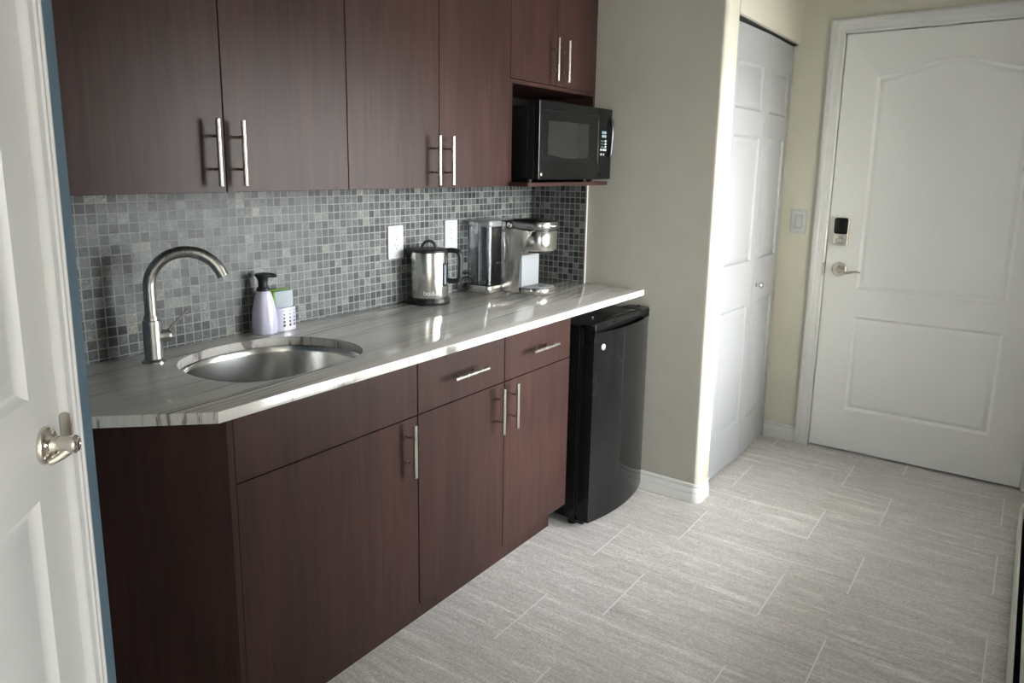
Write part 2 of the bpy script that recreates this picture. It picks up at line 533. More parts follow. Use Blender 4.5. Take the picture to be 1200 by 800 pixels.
# living area shell (behind the camera)
bm = bmesh.new()
FY0, FY1, FZ0, FZ1 = -4.7, -2.3, 0.4, 2.2
box(bm, -6.2, -6.05, -5.3, FY0, 0, ZC); box(bm, -6.2, -6.05, FY1, 0.12, 0, ZC)
box(bm, -6.2, -6.05, FY0, FY1, 0, FZ0); box(bm, -6.2, -6.05, FY0, FY1, FZ1, ZC)
struct('wall_far', bm, M['beige'], 'beige wall across the room behind with the added fill window')
bm = bmesh.new()
LX0, LX1, LZ0, LZ1 = -2.35, -1.15, 0.5, 2.1
box(bm, -6.2, LX0, -5.3, -5.15, 0, ZC); box(bm, LX1, -0.85, -5.3, -5.15, 0, ZC)
box(bm, LX0, LX1, -5.3, -5.15, 0, LZ0); box(bm, LX0, LX1, -5.3, -5.15, LZ1, ZC)
struct('wall_front', bm, M['beige'], 'beige wall of the room behind with the added fill window')
struct('wall_partition', bx(-1.0, -0.85, -5.3, YR - 0.15, 0, ZC), M['beige'], 'beige partition of the room behind')

def window(name, x0, x1, y, z0, z1, n, label):
    bm = bmesh.new(); f = 0.045
    box(bm, x0, x1, y - 0.09, y - 0.03, z0, z0 + f, 0.004); box(bm, x0, x1, y - 0.09, y - 0.03, z1 - f, z1, 0.004)
    for k in range(n + 1):
        xc = x0 + f / 2 + (x1 - x0 - f) * k / n
        box(bm, xc - f / 2, xc + f / 2, y - 0.088, y - 0.032, z0, z1, 0.004)
    o = struct(name, bm, M['white'], label)
    g = bx(x0 + 0.01, x1 - 0.01, y - 0.062, y - 0.058, z0 + 0.01, z1 - 0.01)
    obj('window_glass', g, M['pane'], o)
    obj('window_sill', bx(x0 - 0.03, x1 + 0.03, y - 0.03, y + 0.02, z0 - 0.02, z0 + 0.001, 0.004), M['white'], o)
window('window_1', WX0, WX1, YR, WZ0, WZ1, 2, 'white framed window above the baseboard heater')
window('fill_window_2', LX0, LX1, -5.15, LZ0, LZ1, 3, 'large white framed window added unseen in the room behind to light the left door')  # unseen window, added and placed to light the left door

bm = bmesh.new()
for y_ in (FY0, (FY0 + FY1) / 2 - 0.022, FY1 - 0.045):
    box(bm, -6.14, -6.08, y_, y_ + 0.045, FZ0, FZ1, 0.004)
box(bm, -6.138, -6.082, FY0, FY1, FZ0, FZ0 + 0.045, 0.004); box(bm, -6.138, -6.082, FY0, FY1, FZ1 - 0.045, FZ1, 0.004)
o = struct('fill_window_3', bm, M['white'], 'wide white framed window added unseen across the room behind as fill light')  # unseen window, added to throw light towards the entry door
obj('window_glass', bx(-6.112, -6.108, FY0 + 0.01, FY1 - 0.01, FZ0 + 0.01, FZ1 - 0.01), M['pane'], o)

# ------------------------------------------------------------------ door builder
def panel_ring(bm, xf, outline, prof):
    """outline: ccw 2D pts; prof: [(inset, depth)]; returns outer loop verts; xf maps (u,v,d)->world"""
    loops = []
    for ins, dep in prof:
        loops.append([bm.verts.new(xf(p.x, p.y, dep)) for p in inset(outline, ins)])
    for a, b in zip(loops, loops[1:]):
        ring_faces(bm, a, b)
    fill_loops(bm, [loops[-1]])
    return loops[0]

def door_slab(xf, u0, u1, v0, v1, panels, thick, prof):
    bm = bmesh.new()
    outer = [bm.verts.new(xf(u, v, 0)) for u, v in ((u0, v0), (u1, v0), (u1, v1), (u0, v1))]
    loops = [outer] + [panel_ring(bm, xf, [Vector(p) for p in pl], prof) for pl in panels]
    fill_loops(bm, loops)
    b = [bm.verts.new(xf(u, v, -thick)) for u, v in ((u0, v0), (u1, v0), (u1, v1), (u0, v1))]
    bm.faces.new(b)
    ring_faces(bm, outer, b)
    return bm

RAISED = [(0, 0), (0.004, -0.005), (0.011, -0.0095), (0.016, -0.0095), (0.034, -0.0022), (0.037, -0.0012)]
def rect(u0, u1, v0, v1):
    return [(u0, v0), (u1, v0), (u1, v1), (u0, v1)]

# entry door on plane x = XE; u = -y
def xf_entry(u, v, d):
    return Vector((XE + 0.003 - d, -u, v))
def arch(u0, u1, v0, vs, rise):
    pts = [(u0, v0), (u1, v0)]
    n = 40
    for k in range(n + 1):
        s = k / n
        w = 0.5 - 0.5 * math.cos(2 * PI * s)
        pts.append((u1 + (u0 - u1) * s, vs + rise * (w ** 1.15)))
    return pts
bm = door_slab(xf_entry, -YD0 + 0.003, -YD1 - 0.003, 0.012, ZD - 0.004,
               [arch(1.238, 1.866, 0.835, 1.858, 0.062), rect(1.239, 1.866, 0.220, 0.713)], 0.044,
               [(0, 0), (0.006, 0.0025), (0.012, -0.004), (0.020, -0.0125), (0.036, -0.0035), (0.040, -0.0035)])
door1 = struct('door_1', bm, M['door'], 'white entry door with arched upper panel and keypad deadbolt', smooth=40)
# closet bifold: plane y = -0.862, u = x
def xf_leaf(x0, y0, x1, y1):
    a = Vector((x0, y0, 0)); b = Vector((x1, y1, 0)); d = (b - a).normalized(); n = Vector((d.y, -d.x, 0))
    def f(u, v, k):
        return a + d * (u - x0) + n * k + Vector((0, 0, v))
    return f
CL = [(0.008, 0.0), ]
PR2 = [(0, 0), (0.004, -0.006), (0.012, -0.011), (0.017, -0.011), (0.036, -0.002), (0.038, -0.0015)]
closet = thing('door_3', 'white six panel bifold closet door beside the shade-darkened wall', None, (0.61, -0.862, 0.0), kind='structure')
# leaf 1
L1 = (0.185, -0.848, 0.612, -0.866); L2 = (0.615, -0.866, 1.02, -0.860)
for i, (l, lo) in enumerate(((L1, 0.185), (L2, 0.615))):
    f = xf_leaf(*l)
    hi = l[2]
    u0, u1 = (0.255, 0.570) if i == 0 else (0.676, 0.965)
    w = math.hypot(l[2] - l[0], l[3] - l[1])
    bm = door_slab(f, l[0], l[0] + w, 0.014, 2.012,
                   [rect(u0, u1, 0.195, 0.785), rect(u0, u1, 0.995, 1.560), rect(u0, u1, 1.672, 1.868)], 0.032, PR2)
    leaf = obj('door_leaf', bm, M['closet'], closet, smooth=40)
    if i == 1:
        bm = bmesh.new()
        K = Matrix.Translation((0.680, -0.8655, 0.868)) @ Matrix.Rotation(R(90), 4, 'X')
        lathe(bm, [(0.0001, 0.0), (0.011, 0.0), (0.011, 0.003), (0.0055, 0.006), (0.005, 0.013), (0.010, 0.018), (0.0145, 0.022), (0.0150, 0.027), (0.012, 0.031), (0.006, 0.033), (0.0001, 0.0333)], 0, 0, 24, False, K)
        k_ = obj('door_knob', bm, M['chrome'], leaf, smooth=50)
        k_['label'] = 'small round chrome knob'
bm = bx(xo, XE, -0.873, -0.835, 2.018, 2.0216)
bm2 = None
o = obj('door_track', bm, M['fin'], closet)
# left door in the angled wall
def xf_left(u, v, d):
    return w45(u, -0.009 + d, v)
# (u grows away from the kitchen => outline orientation flips; mirror so ccw stays ccw)
def door_left():
    f = lambda u, v, d: xf_left(-u, v, d)
    pl = []
    a0, a1 = -(D1 - 0.105), -(D0 + 0.105 - 0.074)
    pl = []
    st = 0.072
    inner = -(D0 + st - 0.03)
    for (v0, v1) in ((0.225, 0.985), (1.118, 1.86)):
        pl.append(rect(-(D1 - 0.10), -(0.157), v0, v1))
    return door_slab(f, -(D1 - 0.003), -(D0 + 0.0035), 0.01, 2.045, pl, 0.035, RAISED)
D0 = D0
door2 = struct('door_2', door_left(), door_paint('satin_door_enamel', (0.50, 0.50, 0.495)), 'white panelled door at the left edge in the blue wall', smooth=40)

# ------------------------------------------------------------------ casings / baseboards
CAS = [(0.0, 0.0), (0.0, 0.009), (0.006, 0.0125), (0.018, 0.0115), (0.022, 0.014), (0.040, 0.0155), (0.044, 0.0185), (0.058, 0.019), (0.062, 0.0165), (0.067, 0.015), (0.067, 0.0)]
def casing(name, to_world, u0, u1, vt, w, label, mat, scale=1.0, CAS=CAS):
    """U shaped casing round an opening u0..u1 up to vt; to_world(u, v, out)"""
    prof = [(a * w / 0.067, b * scale) for a, b in CAS]
    bm = bmesh.new()
    path = [((u0, 0), (-1, 0)), ((u0, vt), (-1, 1)), ((u1, vt), (1, 1)), ((u1, 0), (1, 0))]
    rings = []
    for (u, v), (du, dv) in path:
        rings.append([bm.verts.new(to_world(u + du * a, v + dv * a, b)) for a, b in prof])
    for a, b in zip(rings, rings[1:]):
        ring_faces(bm, a, b)
    bm.faces.new(rings[0][::-1]); bm.faces.new(rings[-1])
    return struct(name, bm, mat, label, smooth=30)
casing('trim_1', lambda u, v, o: Vector((XE - o, -u, v)), 1.093, 2.0025, ZD, 0.067, 'white moulded casing around the entry door', M['white'])
casing('trim_2', lambda u, v, o: w45(u, o, v), D0, D1, 2.052, 0.067, 'white moulded casing around the left door', plain('satin_trim_enamel', (0.60, 0.60, 0.60), 0.4, var=0.01), 1.0,
       [(0, 0), (0, 0.0035), (0.014, 0.0035), (0.0155, 0.0005), (0.018, 0.0005), (0.0195, 0.005), (0.0285, 0.0035), (0.030, 0.0010), (0.0325, 0.0010), (0.034, 0.0045), (0.040, 0.0035), (0.040, 0)])
# jambs
bm = bmesh.new()
box(bm, XE + 0.002, XE + 0.12, YD0, YD0 + 0.012, 0, ZD); box(bm, XE + 0.002, XE + 0.12, YD1 - 0.012, YD1, 0, ZD)
box(bm, XE + 0.002, XE + 0.12, YD1 - 0.012, YD0 + 0.012, ZD, ZD + 0.012)
box(bm, XE + 0.048, XE + 0.06, YD1, YD0, 0.0, ZD)
struct('trim_3', bm, M['white'], 'white jamb of the entry door')
bm = bmesh.new()
for s0, s1 in ((D0 - 0.012, D0), (D1, D1 + 0.012)):
    prism(bm, [tuple(w45(s0, -0.14, 0).xy), tuple(w45(s1, -0.14, 0).xy), tuple(w45(s1, 0.001, 0).xy), tuple(w45(s0, 0.001, 0).xy)], 0, 2.052)
prism(bm, [tuple(w45(D0 - 0.012, -0.14, 0).xy), tuple(w45(D1 + 0.012, -0.14, 0).xy), tuple(w45(D1 + 0.012, 0.001, 0).xy), tuple(w45(D0 - 0.012, 0.001, 0).xy)], 2.05, 2.062)
prism(bm, [tuple(w45(D0, -0.06, 0).xy), tuple(w45(D1, -0.06, 0).xy), tuple(w45(D1, -0.045, 0).xy), tuple(w45(D0, -0.045, 0).xy)], 0, 2.05)
struct('trim_4', bm, M['white'], 'white jamb of the left door')
BASE = [(0.0, 0.0), (0.0145, 0.0), (0.0145, 0.036), (0.0125, 0.040), (0.0135, 0.046), (0.0115, 0.058), (0.0075, 0.066), (0.0085, 0.071), (0.0105, 0.076), (0.0085, 0.082), (0.0, 0.084)]
def baseboard(name, pts, label):
    """pts: list of (x,y); profile grows to the right-hand normal of travel"""
    bm = bmesh.new()
    path, fr = [], []
    n = len(pts)
    for i, p in enumerate(pts):
        p = Vector(p)
        a = (p - Vector(pts[i - 1])).normalized() if i > 0 else (Vector(pts[1]) - p).normalized()
        b = (Vector(pts[i + 1]) - p).normalized() if i < n - 1 else a
        na = Vector((a.y, -a.x)); nb = Vector((b.y, -b.x))
        s = na + nb; s = s / s.length_squared * 2
        path.append((p.x, p.y, 0)); fr.append(((s.x, s.y, 0), (0, 0, 1)))
    sweep(bm, path, fr, BASE)
    return struct(name, bm, M['white'], label, smooth=30)
bp = [(0.0, -0.02), (0.0, -(YS - rb))]
for k in range(1, 9):
    a = PI + (PI / 2) * k / 8
    bp.append((rb + rb * math.cos(a), -(YS - rb) + rb * math.sin(a)))
bp += [(0.110, -YS)]
baseboard('baseboard_side', [(p[0], p[1]) for p in bp], 'white ogee baseboard wrapping the rounded corner')
baseboard('baseboard_entry', [(XE, -YS + 0.022), (XE, -1.0265)][::1], 'white ogee baseboard left of the entry door')

# ------------------------------------------------------------------ hardware on entry door
hw = thing('deadbolt', 'x', None, (XE, -1.156, 1.12))
for k in ('label', 'category'):
    if k in hw: del hw[k]
hw.parent = door1
bm = bmesh.new()
def rrect(u0, u1, v0, v1, r, n=6):
    pts = []
    for cx, cy, a0 in ((u1 - r, v0 + r, -90), (u1 - r, v1 - r, 0), (u0 + r, v1 - r, 90), (u0 + r, v0 + r, 180)):
        for k in range(n + 1):
            a = R(a0 + 90 * k / n)
            pts.append((cx + r * math.cos(a), cy + r * math.sin(a)))
    return pts
def pill(bm, pts, f, depth, bev, seg=4):
    """extrude 2D outline outwards with rounded edge; f(u,v,d)->world"""
    P2 = [Vector(p) for p in pts]
    loops = [[bm.verts.new(f(p.x, p.y, 0)) for p in P2]]
    for k in range(seg + 1):
        a = (PI / 2) * k / seg
        ins = bev * (1 - math.cos(a)); d = depth - bev + bev * math.sin(a)
        loops.append([bm.verts.new(f(p.x, p.y, d)) for p in inset(P2, ins)])
    for a, b in zip(loops, loops[1:]):
        ring_faces(bm, a, b)
    bm.faces.new(loops[-1]); bm.faces.new(loops[0][::-1])
fe = lambda u, v, d: Vector((XE + 0.003 - d, -u, v))
bm = bmesh.new(); pill(bm, rrect(1.121, 1.1905, 1.053, 1.190, 0.012), fe, 0.024, 0.006)
o = obj('deadbolt_housing', bm, M['nickel_smooth'], hw, smooth=50); o['label'] = 'satin nickel lock housing'
bm = bmesh.new(); pill(bm, rrect(1.1245, 1.187, 1.110, 1.1885, 0.011), fe, 0.0265, 0.004)
o = obj('deadbolt_cover', bm, M['blackgloss'], hw, smooth=50); o['label'] = 'gloss black battery cover'
bm = bmesh.new()
pill(bm, rrect(1.132, 1.172, 1.076, 1.086, 0.0045), fe, 0.042, 0.003)
pill(bm, [(1.155 + 0.012 * math.cos(a * PI / 12), 1.081 + 0.012 * math.sin(a * PI / 12)) for a in range(24)], fe, 0.034, 0.002)
o = obj('thumb_turn', bm, M['nickel'], hw, smooth=50)
# lever
lv = thing('door_lever', 'x', None, (XE, -1.161, 0.935)); lv.parent = door1
for k in ('label', 'category'):
    if k in lv: del lv[k]
KX = Matrix.Translation((XE + 0.003, -1.161, 0.935)) @ Matrix.Rotation(R(-90), 4, 'Y')
bm = bmesh.new(); lathe(bm, [(0.0001, 0), (0.036, 0), (0.036, 0.003), (0.033, 0.007), (0.026, 0.010), (0.017, 0.011), (0.016, 0.013), (0.0001, 0.013)], 0, 0, 36, False, KX)
obj('lever_rosette', bm, M['nickel_smooth'], lv, smooth=50)
bm = bmesh.new()
xk = XE + 0.003
pts = catmull([(xk - 0.008, -1.161, 0.935), (xk - 0.030, -1.161, 0.935), (xk - 0.046, -1.166, 0.935), (xk - 0.052, -1.180, 0.930), (xk - 0.051, -1.205, 0.926),
               (xk - 0.049, -1.230, 0.931), (xk - 0.047, -1.250, 0.934), (xk - 0.046, -1.264, 0.929)], 5, False)
rr = [0.0115 - 0.0005 * i * 0 for i in range(len(pts))]
for i in range(len(pts)):
    s = i / (len(pts) - 1)
    rr[i] = 0.0115 if s < 0.25 else 0.0115 - 0.0080 * (s - 0.25) / 0.75
tube(bm, pts, rr, 14)
obj('lever_handle', bm, M['nickel_smooth'], lv, smooth=60)
# strike plate on the casing
bm = bmesh.new(); box(bm, XE - 0.0135, XE + 0.02, YD0 - 0.001, YD0 + 0.0015, 0.905, 0.965)
pill(bm, rrect(1.0835, 1.093, 0.905, 0.965, 0.004), lambda u, v, d: Vector((XE - 0.0095 - d, -u, v)), 0.0035, 0.0008)
o = obj('strike_plate', bm, M['nickel_smooth'], door1); o['label'] = 'nickel strike plate at the door edge'
# left door knob (tulip lever seen end on)
kd = thing('door_handle', 'x', None, tuple(w45(0.128, 0.0, 1.055)), PI + WA); kd.parent = door2
for k in ('label', 'category'):
    if k in kd: del kd[k]
A0 = w45(0.0, 0.0, 0)
def K45(s, z):
    m = Matrix.Identity(4)
    m.col[0][:3] = (-E45)[:]; m.col[1][:3] = (0, 0, 1); m.col[2][:3] = N45[:]
    m.translation = w45(s, -0.009, z)
    return m
sk, zk = 0.129, 1.049
bm = bmesh.new(); lathe(bm, [(0.0001, 0), (0.028, 0), (0.0288, 0.003), (0.0265, 0.007), (0.022, 0.0095), (0.017, 0.0105), (0.0135, 0.013), (0.0125, 0.019), (0.0001, 0.019)], 0, 0, 40, False, K45(sk, zk) @ Matrix.Scale(0.88, 4))
obj('rosette', bm, M['nickel_smooth'], kd, smooth=50)
bm = bmesh.new(); lathe(bm, [(0.0001, 0.0175), (0.0118, 0.0175), (0.0118, 0.030), (0.0128, 0.036), (0.0142, 0.041), (0.0138, 0.0455), (0.0112, 0.0485), (0.006, 0.0495), (0.0052, 0.0485), (0.0001, 0.0485)], 0, 0, 36, False, K45(sk, zk) @ Matrix.Scale(0.84, 4))
tube(bm, catmull([tuple(w45(sk, 0.022, zk - 0.005)), tuple(w45(sk + 0.005, 0.014, zk - 0.011)), tuple(w45(sk + 0.011, 0.006, zk - 0.016)), tuple(w45(sk + 0.015, 0.000, zk - 0.018))], 5, False), [0.0075 - 0.0002 * k for k in range(16)], 12)
obj('knob', bm, M['nickel_smooth'], kd, smooth=50)
bm = bmesh.new()
f45 = lambda u, v, d: w45(D0 - 0.001 + d, u, v)
pill(bm, rrect(-0.0088, 0.0065, 1.030, 1.077, 0.0070), f45, 0.0022, 0.0005)
o = obj('strike_plate', bm, M['nickel_smooth'], door2); o['label'] = 'nickel strike plate on the casing edge'

# ------------------------------------------------------------------ tiles
o = obj('tile_backsplash', bx(-2.236, -0.009, -0.009, -0.001, H, HU + 0.02), M['tile_back'])
tag(o, 'grey slate mosaic backsplash along the long wall behind the faucet and kettle', 'backsplash', kind='structure')
o = obj('tile_backsplash', bx(-0.009, -0.001, -0.3035, -0.009, H, HU + 0.02), M['tile_side'])
tag(o, 'narrow grey mosaic backsplash on the side wall under the microwave', 'backsplash', kind='structure')
o2 = obj('edge_trim', bx(-0.0105, -0.001, -0.3065, -0.3035, H, HU), M['white'], o)
o2['label'] = 'thin white edge strip'

# ------------------------------------------------------------------ handles
def bar_handle(parent, p, vert, length, out, r=0.006):
    """bar pull centred at p (on the door face y), standing out towards -y"""
    bm = bmesh.new()
    x, y, z = p
    h = length / 2
    post = length * 0.5 / 2 * 1.0
    if vert:
        a, b = (x, y - out, z - h), (x, y - out, z + h)
        posts = [(x, z - post * 0.98), (x, z + post * 0.98)]
    else:
        a, b = (x - h, y - out, z), (x + h, y - out, z)
        posts = [(x - post, z), (x + post, z)]
    va, vb = Vector(a), Vector(b)
    d = (vb - va).normalized() * 0.0008
    tube(bm, [va, va + d, vb - d, vb], [r - 0.0008, r, r, r - 0.0008], 20)
    for px, pz in posts:
        tube(bm, [(px, y, pz), (px, y - out + r * 0.5, pz)], r * 0.62, 14)
    return obj('handle', bm, M['nickel'], parent, smooth=40)

# ------------------------------------------------------------------ upper cabinets
def door_panel(parent, name, x0, x1, y, z0, z1, th=0.019):
    return obj(name, bx(x0 + 0.0013, x1 - 0.0013, y, y + th, z0 + 0.001, z1 - 0.001, 0.0009, 1), M['cab'], parent)
UT = 2.20
def upper(label, x0, x1, z0, hinge_mid, hz, hx):
    t = thing('upper_cabinet', label, 'cabinet', (x0, 0, z0), 0, 'dark wood upper cabinets')
    bm = bmesh.new(); box(bm, x0 + 0.0005, x1 - 0.0005, -DU + 0.021, -0.0005, z0 + 0.001, UT, 0.0005, 1)
    obj('cabinet_body', bm, M['cab'], t)
    for i, (a, b) in enumerate(((x0, hinge_mid), (hinge_mid, x1))):
        d = door_panel(t, 'cabinet_door', a, b, -DU, z0, UT)
        bar_handle(d, (hx[i], -DU, hz), True, 0.157, 0.035)
    return t
upper('dark wood wall cabinet above the faucet, leftmost of the uppers', -2.2126, -1.4249, HU, -1.8188, 1.437, (-1.856, -1.788))
upper('dark wood wall cabinet above the kettle and outlets, middle of the uppers', -1.4249, -0.6348, HU, -1.0293, 1.431, (-1.066, -0.998))
# fill strip left
# microwave cabinet: shorter, with open shelf below
t = thing('upper_cabinet', 'short dark wood cabinet with open niche holding the black microwave', 'cabinet', (-0.6348, 0, HU), 0, 'dark wood upper cabinets')
bm = bmesh.new(); box(bm, -0.6343, -0.0015, -DU + 0.021, -0.0005, 1.716, UT, 0.0005, 1)
box(bm, -0.6343, -0.0015, -DU + 0.001, -DU + 0.021, 1.716, 1.7305, 0.0005, 1)
obj('cabinet_body', bm, M['cab'], t)
for i, (a, b) in enumerate(((-0.6348, -0.322), (-0.322, -0.0015))):
    d = door_panel(t, 'cabinet_door', a, b, -DU, 1.7315, UT)
    bar_handle(d, ((-0.362, -0.282)[i], -DU, 1.826), True, 0.160, 0.035)
bm = bmesh.new(); box(bm, -0.6343, -0.620, -DU + 0.001, -0.0095, 1.3585, 1.7155)
obj('side_panel', bm, M['cab'], t)
obj('side_panel', bx(-0.0175, -0.0015, -DU + 0.001, -0.0095, 1.3585, 1.7155), M['cab'], t)
obj('back_panel', bx(-0.6195, -0.018, -0.014, -0.0095, 1.3585, 1.7155), M['cab_inner'], t)
o = obj('shelf', bx(-0.6343, -0.0245, -0.410, -0.0095, HU + 0.001, 1.3580, 0.0012, 1), M['cab'], t)

# ------------------------------------------------------------------ microwave
mw = thing('microwave', 'black countertop microwave on the open shelf under the short cabinet', 'microwave', (-0.3, -0.42, 1.358))
x0, x1, z0, z1, yf = -0.588, -0.026, 1.3685, 1.657, -0.425
obj('microwave_case', bx(x0 + 0.004, x1 - 0.012 - 0.045, yf + 0.052, -0.06, z0 + 0.002, 1.640, 0.004), M['blackcase'], mw)
obj('front_frame', bx(x0 + 0.002, x1 - 0.002, yf + 0.022, yf + 0.0515, z0 + 0.001, z1 - 0.004, 0.003), M['blackcase'], mw)
xs = -0.139
bm = bmesh.new()
fm = lambda u, v, d: Vector((u, yf + 0.0215 - d, v))
pill(bm, [(x0, z0), (xs - 0.001, z0), (xs - 0.001, z1), (x0, z1)], fm, 0.0215, 0.003)
dr = obj('microwave_door', bm, M['mwface'], mw, smooth=50)
# frame lines and smoked window bulged at its lower edge
wp = [(-0.527, 1.585), (-0.530, 1.462)]
for k in range(1, 12):
    s = k / 12
    wp.append((-0.530 + (0.304) * s, 1.462 - 0.008 * s - 0.010 * math.sin(PI * s)))
wp += [(-0.226, 1.454), (-0.222, 1.587)]
bm = bmesh.new(); pill(bm, wp, lambda u, v, d: Vector((u, yf - 0.0002 - d, v)), 0.0010, 0.0005)
o = obj('door_window', bm, M['mwglass'], dr, smooth=50); o['label'] = 'smoked grey viewing window'
bm = bmesh.new()
tube(bm, [(x0 + 0.0015, yf + 0.001, z0 + 0.004), (x0 + 0.0015, yf + 0.001, z1 - 0.004)], 0.0012, 8)
o = obj('door_edge', bm, M['midgrey'], dr)
bm = bmesh.new()
tube(bm, [(x0 + 0.02, yf, 1.621), (xs - 0.014, yf, 1.623), (xs - 0.006, yf, 1.618), (xs - 0.006, yf, 1.44)], 0.0011, 6)
tube(bm, [(x0 + 0.014, yf, 1.48), (x0 + 0.03, yf, 1.435), (xs - 0.02, yf, 1.437)], 0.0008, 6)
obj('door_groove', bm, M['blackcase'], dr)
def disc(cx, cz, y, r, name, mat, parent, h=0.002, M2=None):
    bm = bmesh.new()
    lathe(bm, [(0.0001, 0), (r, 0), (r, h * 0.6), (r * 0.9, h), (0.0001, h)], 0, 0, 28, False, Matrix.Translation((cx, y, cz)) @ Matrix.Rotation(R(90), 4, 'X'))
    return obj(name, bm, mat, parent, smooth=50)
def text(body, name, mat, parent, size, mat_w, ext=0.0003, align='CENTER', bend=None):
    cu = bpy.data.curves.new(name, 'FONT'); cu.body = body; cu.size = size; cu.align_x = align; cu.align_y = 'CENTER'
    cu.extrude = ext; cu.resolution_u = 3
    ob = bpy.data.objects.new(name, cu); C.objects.link(ob)
    dg = bpy.context.evaluated_depsgraph_get(); dg.update()
    me = bpy.data.meshes.new_from_object(ob.evaluated_get(dg))
    bpy.data.objects.remove(ob)
    if bend:
        for v in me.vertices:
            v.co = bend(v.co)
    else:
        me.transform(mat_w)
    me.materials.clear()
    return link(name, me, mat, parent)
TXY = Matrix.Rotation(R(90), 4, 'X')   # text reading along +x, facing -y
def badge(cx, cz, y, r, parent):
    d = disc(cx, cz, y, r, 'logo_badge', M['chrome'], parent)
    text('GE', 'logo_letters', M['midgrey'], d, r * 1.15, Matrix.Translation((cx, y - 0.0022, cz)) @ TXY)
badge(-0.570, 1.389, yf, 0.0070, dr)
bm = bmesh.new()
pill(bm, [(xs + 0.001, z0), (x1, z0), (x1, z1), (xs + 0.001, z1)], fm, 0.0215, 0.003)
cp = obj('control_panel', bm, M['mwface'], mw, smooth=50)
# keys
bm = bmesh.new(); bm3 = bmesh.new()
def key(b, cx, cz, w, h):
    box(b, cx - w / 2, cx + w / 2, yf - 0.0008, yf + 0.0002, cz - h / 2, cz + h / 2)
for r_ in range(2):
    for c_ in range(2):
        key(bm3, -0.105 + 0.020 * c_, 1.560 - 0.015 * r_, 0.016, 0.0105)
for r_ in range(3):
    for c_ in range(3):
        key(bm, -0.117 + 0.014 * c_, 1.525 - 0.012 * r_, 0.0028, 0.0045)
    key(bm, -0.079, 1.526 - 0.012 * r_, 0.009, 0.008)
for c_, w in ((-0.117, 0.013), (-0.100, 0.005), (-0.092, 0.012), (-0.078, 0.009)):
    key(bm, c_, 1.4895, w, 0.008)
for c_ in (-0.116, -0.095):
    key(bm, c_, 1.471, 0.009, 0.0085)
obj('keypad', bm, M['print'], cp); obj('keypad', bm3, M['print_blue'], cp)
bm = bmesh.new()
pts = catmull([(-0.044, yf, 1.618), (-0.0442, yf - 0.008, 1.610), (-0.045, yf - 0.012, 1.545), (-0.046, yf - 0.008, 1.474), (-0.046, yf, 1.466)], 6, False)
tube(bm, pts, 0.0065, 14)
o = obj('microwave_handle', bm, plain('dark_handle_metal', (0.12, 0.12, 0.14), 0.16, metal=1.0), mw, smooth=60)
bm = bmesh.new()
tube(bm, [(xs + 0.003, yf, 1.398), (xs + 0.07, yf, 1.412), (x1 - 0.003, yf, 1.418)], 0.0006, 6)
obj('door_groove', bm, M['blackcase'], cp)
for fx, fy in ((-0.57, -0.37), (-0.16, -0.37), (-0.57, -0.1), (-0.16, -0.1)):
    bm = bmesh.new(); lathe(bm, [(0.010, 1.358), (0.012, 1.3705)], fx, fy, 16)
    obj('foot', bm, M['gasket'], mw)

# ------------------------------------------------------------------ base cabinets
ZT = H - T
tk = thing('base_cabinet', 'dark wood sink cabinet with blank front and one door, below the sink', 'cabinet', (-2.016, -DB, 0), 0, 'dark wood base cabinets')
bm = bmesh.new()
cx0, cy0 = -2.016, -DB
far = (-2.2335, -DB + 0.2175)
prism(bm, [(-2.0005, -DB + 0.021), (-1.4115, -DB + 0.021), (-1.4115, -0.0105), (-2.2335, -0.0105), far, (-2.0105, -DB + 0.0215 + 0.0)][::1], 0.121, 0.62)
obj('cabinet_body', bm, M['cab'], tk)
# upper rim around the sink bowl
bm = bmesh.new()
box(bm, -2.0, -1.4115, -DB + 0.020, -DB + 0.036, 0.621, ZT - 0.001)
box(bm, -1.4275, -1.4115, -DB + 0.037, -0.0105, 0.621, ZT - 0.001)
obj('cabinet_rail', bm, M['cab'], tk)
# angled end panel running back to the niche wall
d = Vector((-1, 1)).normalized(); n = Vector((1, 1)).normalized()
p0 = Vector((-2.016, -DB)); p1 = Vector(far)
bm = bmesh.new()
prism(bm, [tuple(p0), (-2.0012, -DB), tuple(Vector((-2.0012, -DB)) + Vector((0, 0.012))), tuple(p1 + n * 0.014), tuple(p1)], 0.0, ZT - 0.0005)
obj('end_panel', bm, M['cab'], tk)
f = obj('false_front', bx(-1.9995, -1.4130, -DB, -DB + 0.019, 0.7165, ZT - 0.006, 0.0009, 1), M['cab'], tk)
f['label'] = 'blank fixed front under the counter'
d1_ = obj('cabinet_door', bx(-1.9995, -1.4130, -DB, -DB + 0.019, 0.122, 0.7135, 0.0009, 1), M['cab'], tk)
bar_handle(d1_, (-1.4585, -DB, 0.628), True, 0.155, 0.035)
obj('toe_kick', bx(-2.0, -1.4115, -0.4912, -0.478, 0.0, 0.1205), M['cab'], tk)
bc = thing('base_cabinet', 'dark wood cabinet with two drawers over two doors, beside the black fridge', 'cabinet', (-1.41, -DB, 0), 0, 'dark wood base cabinets')
obj('cabinet_body', bx(-1.4105, -0.5715, -DB + 0.021, -0.0105, 0.121, ZT - 0.001), M['cab'], bc)
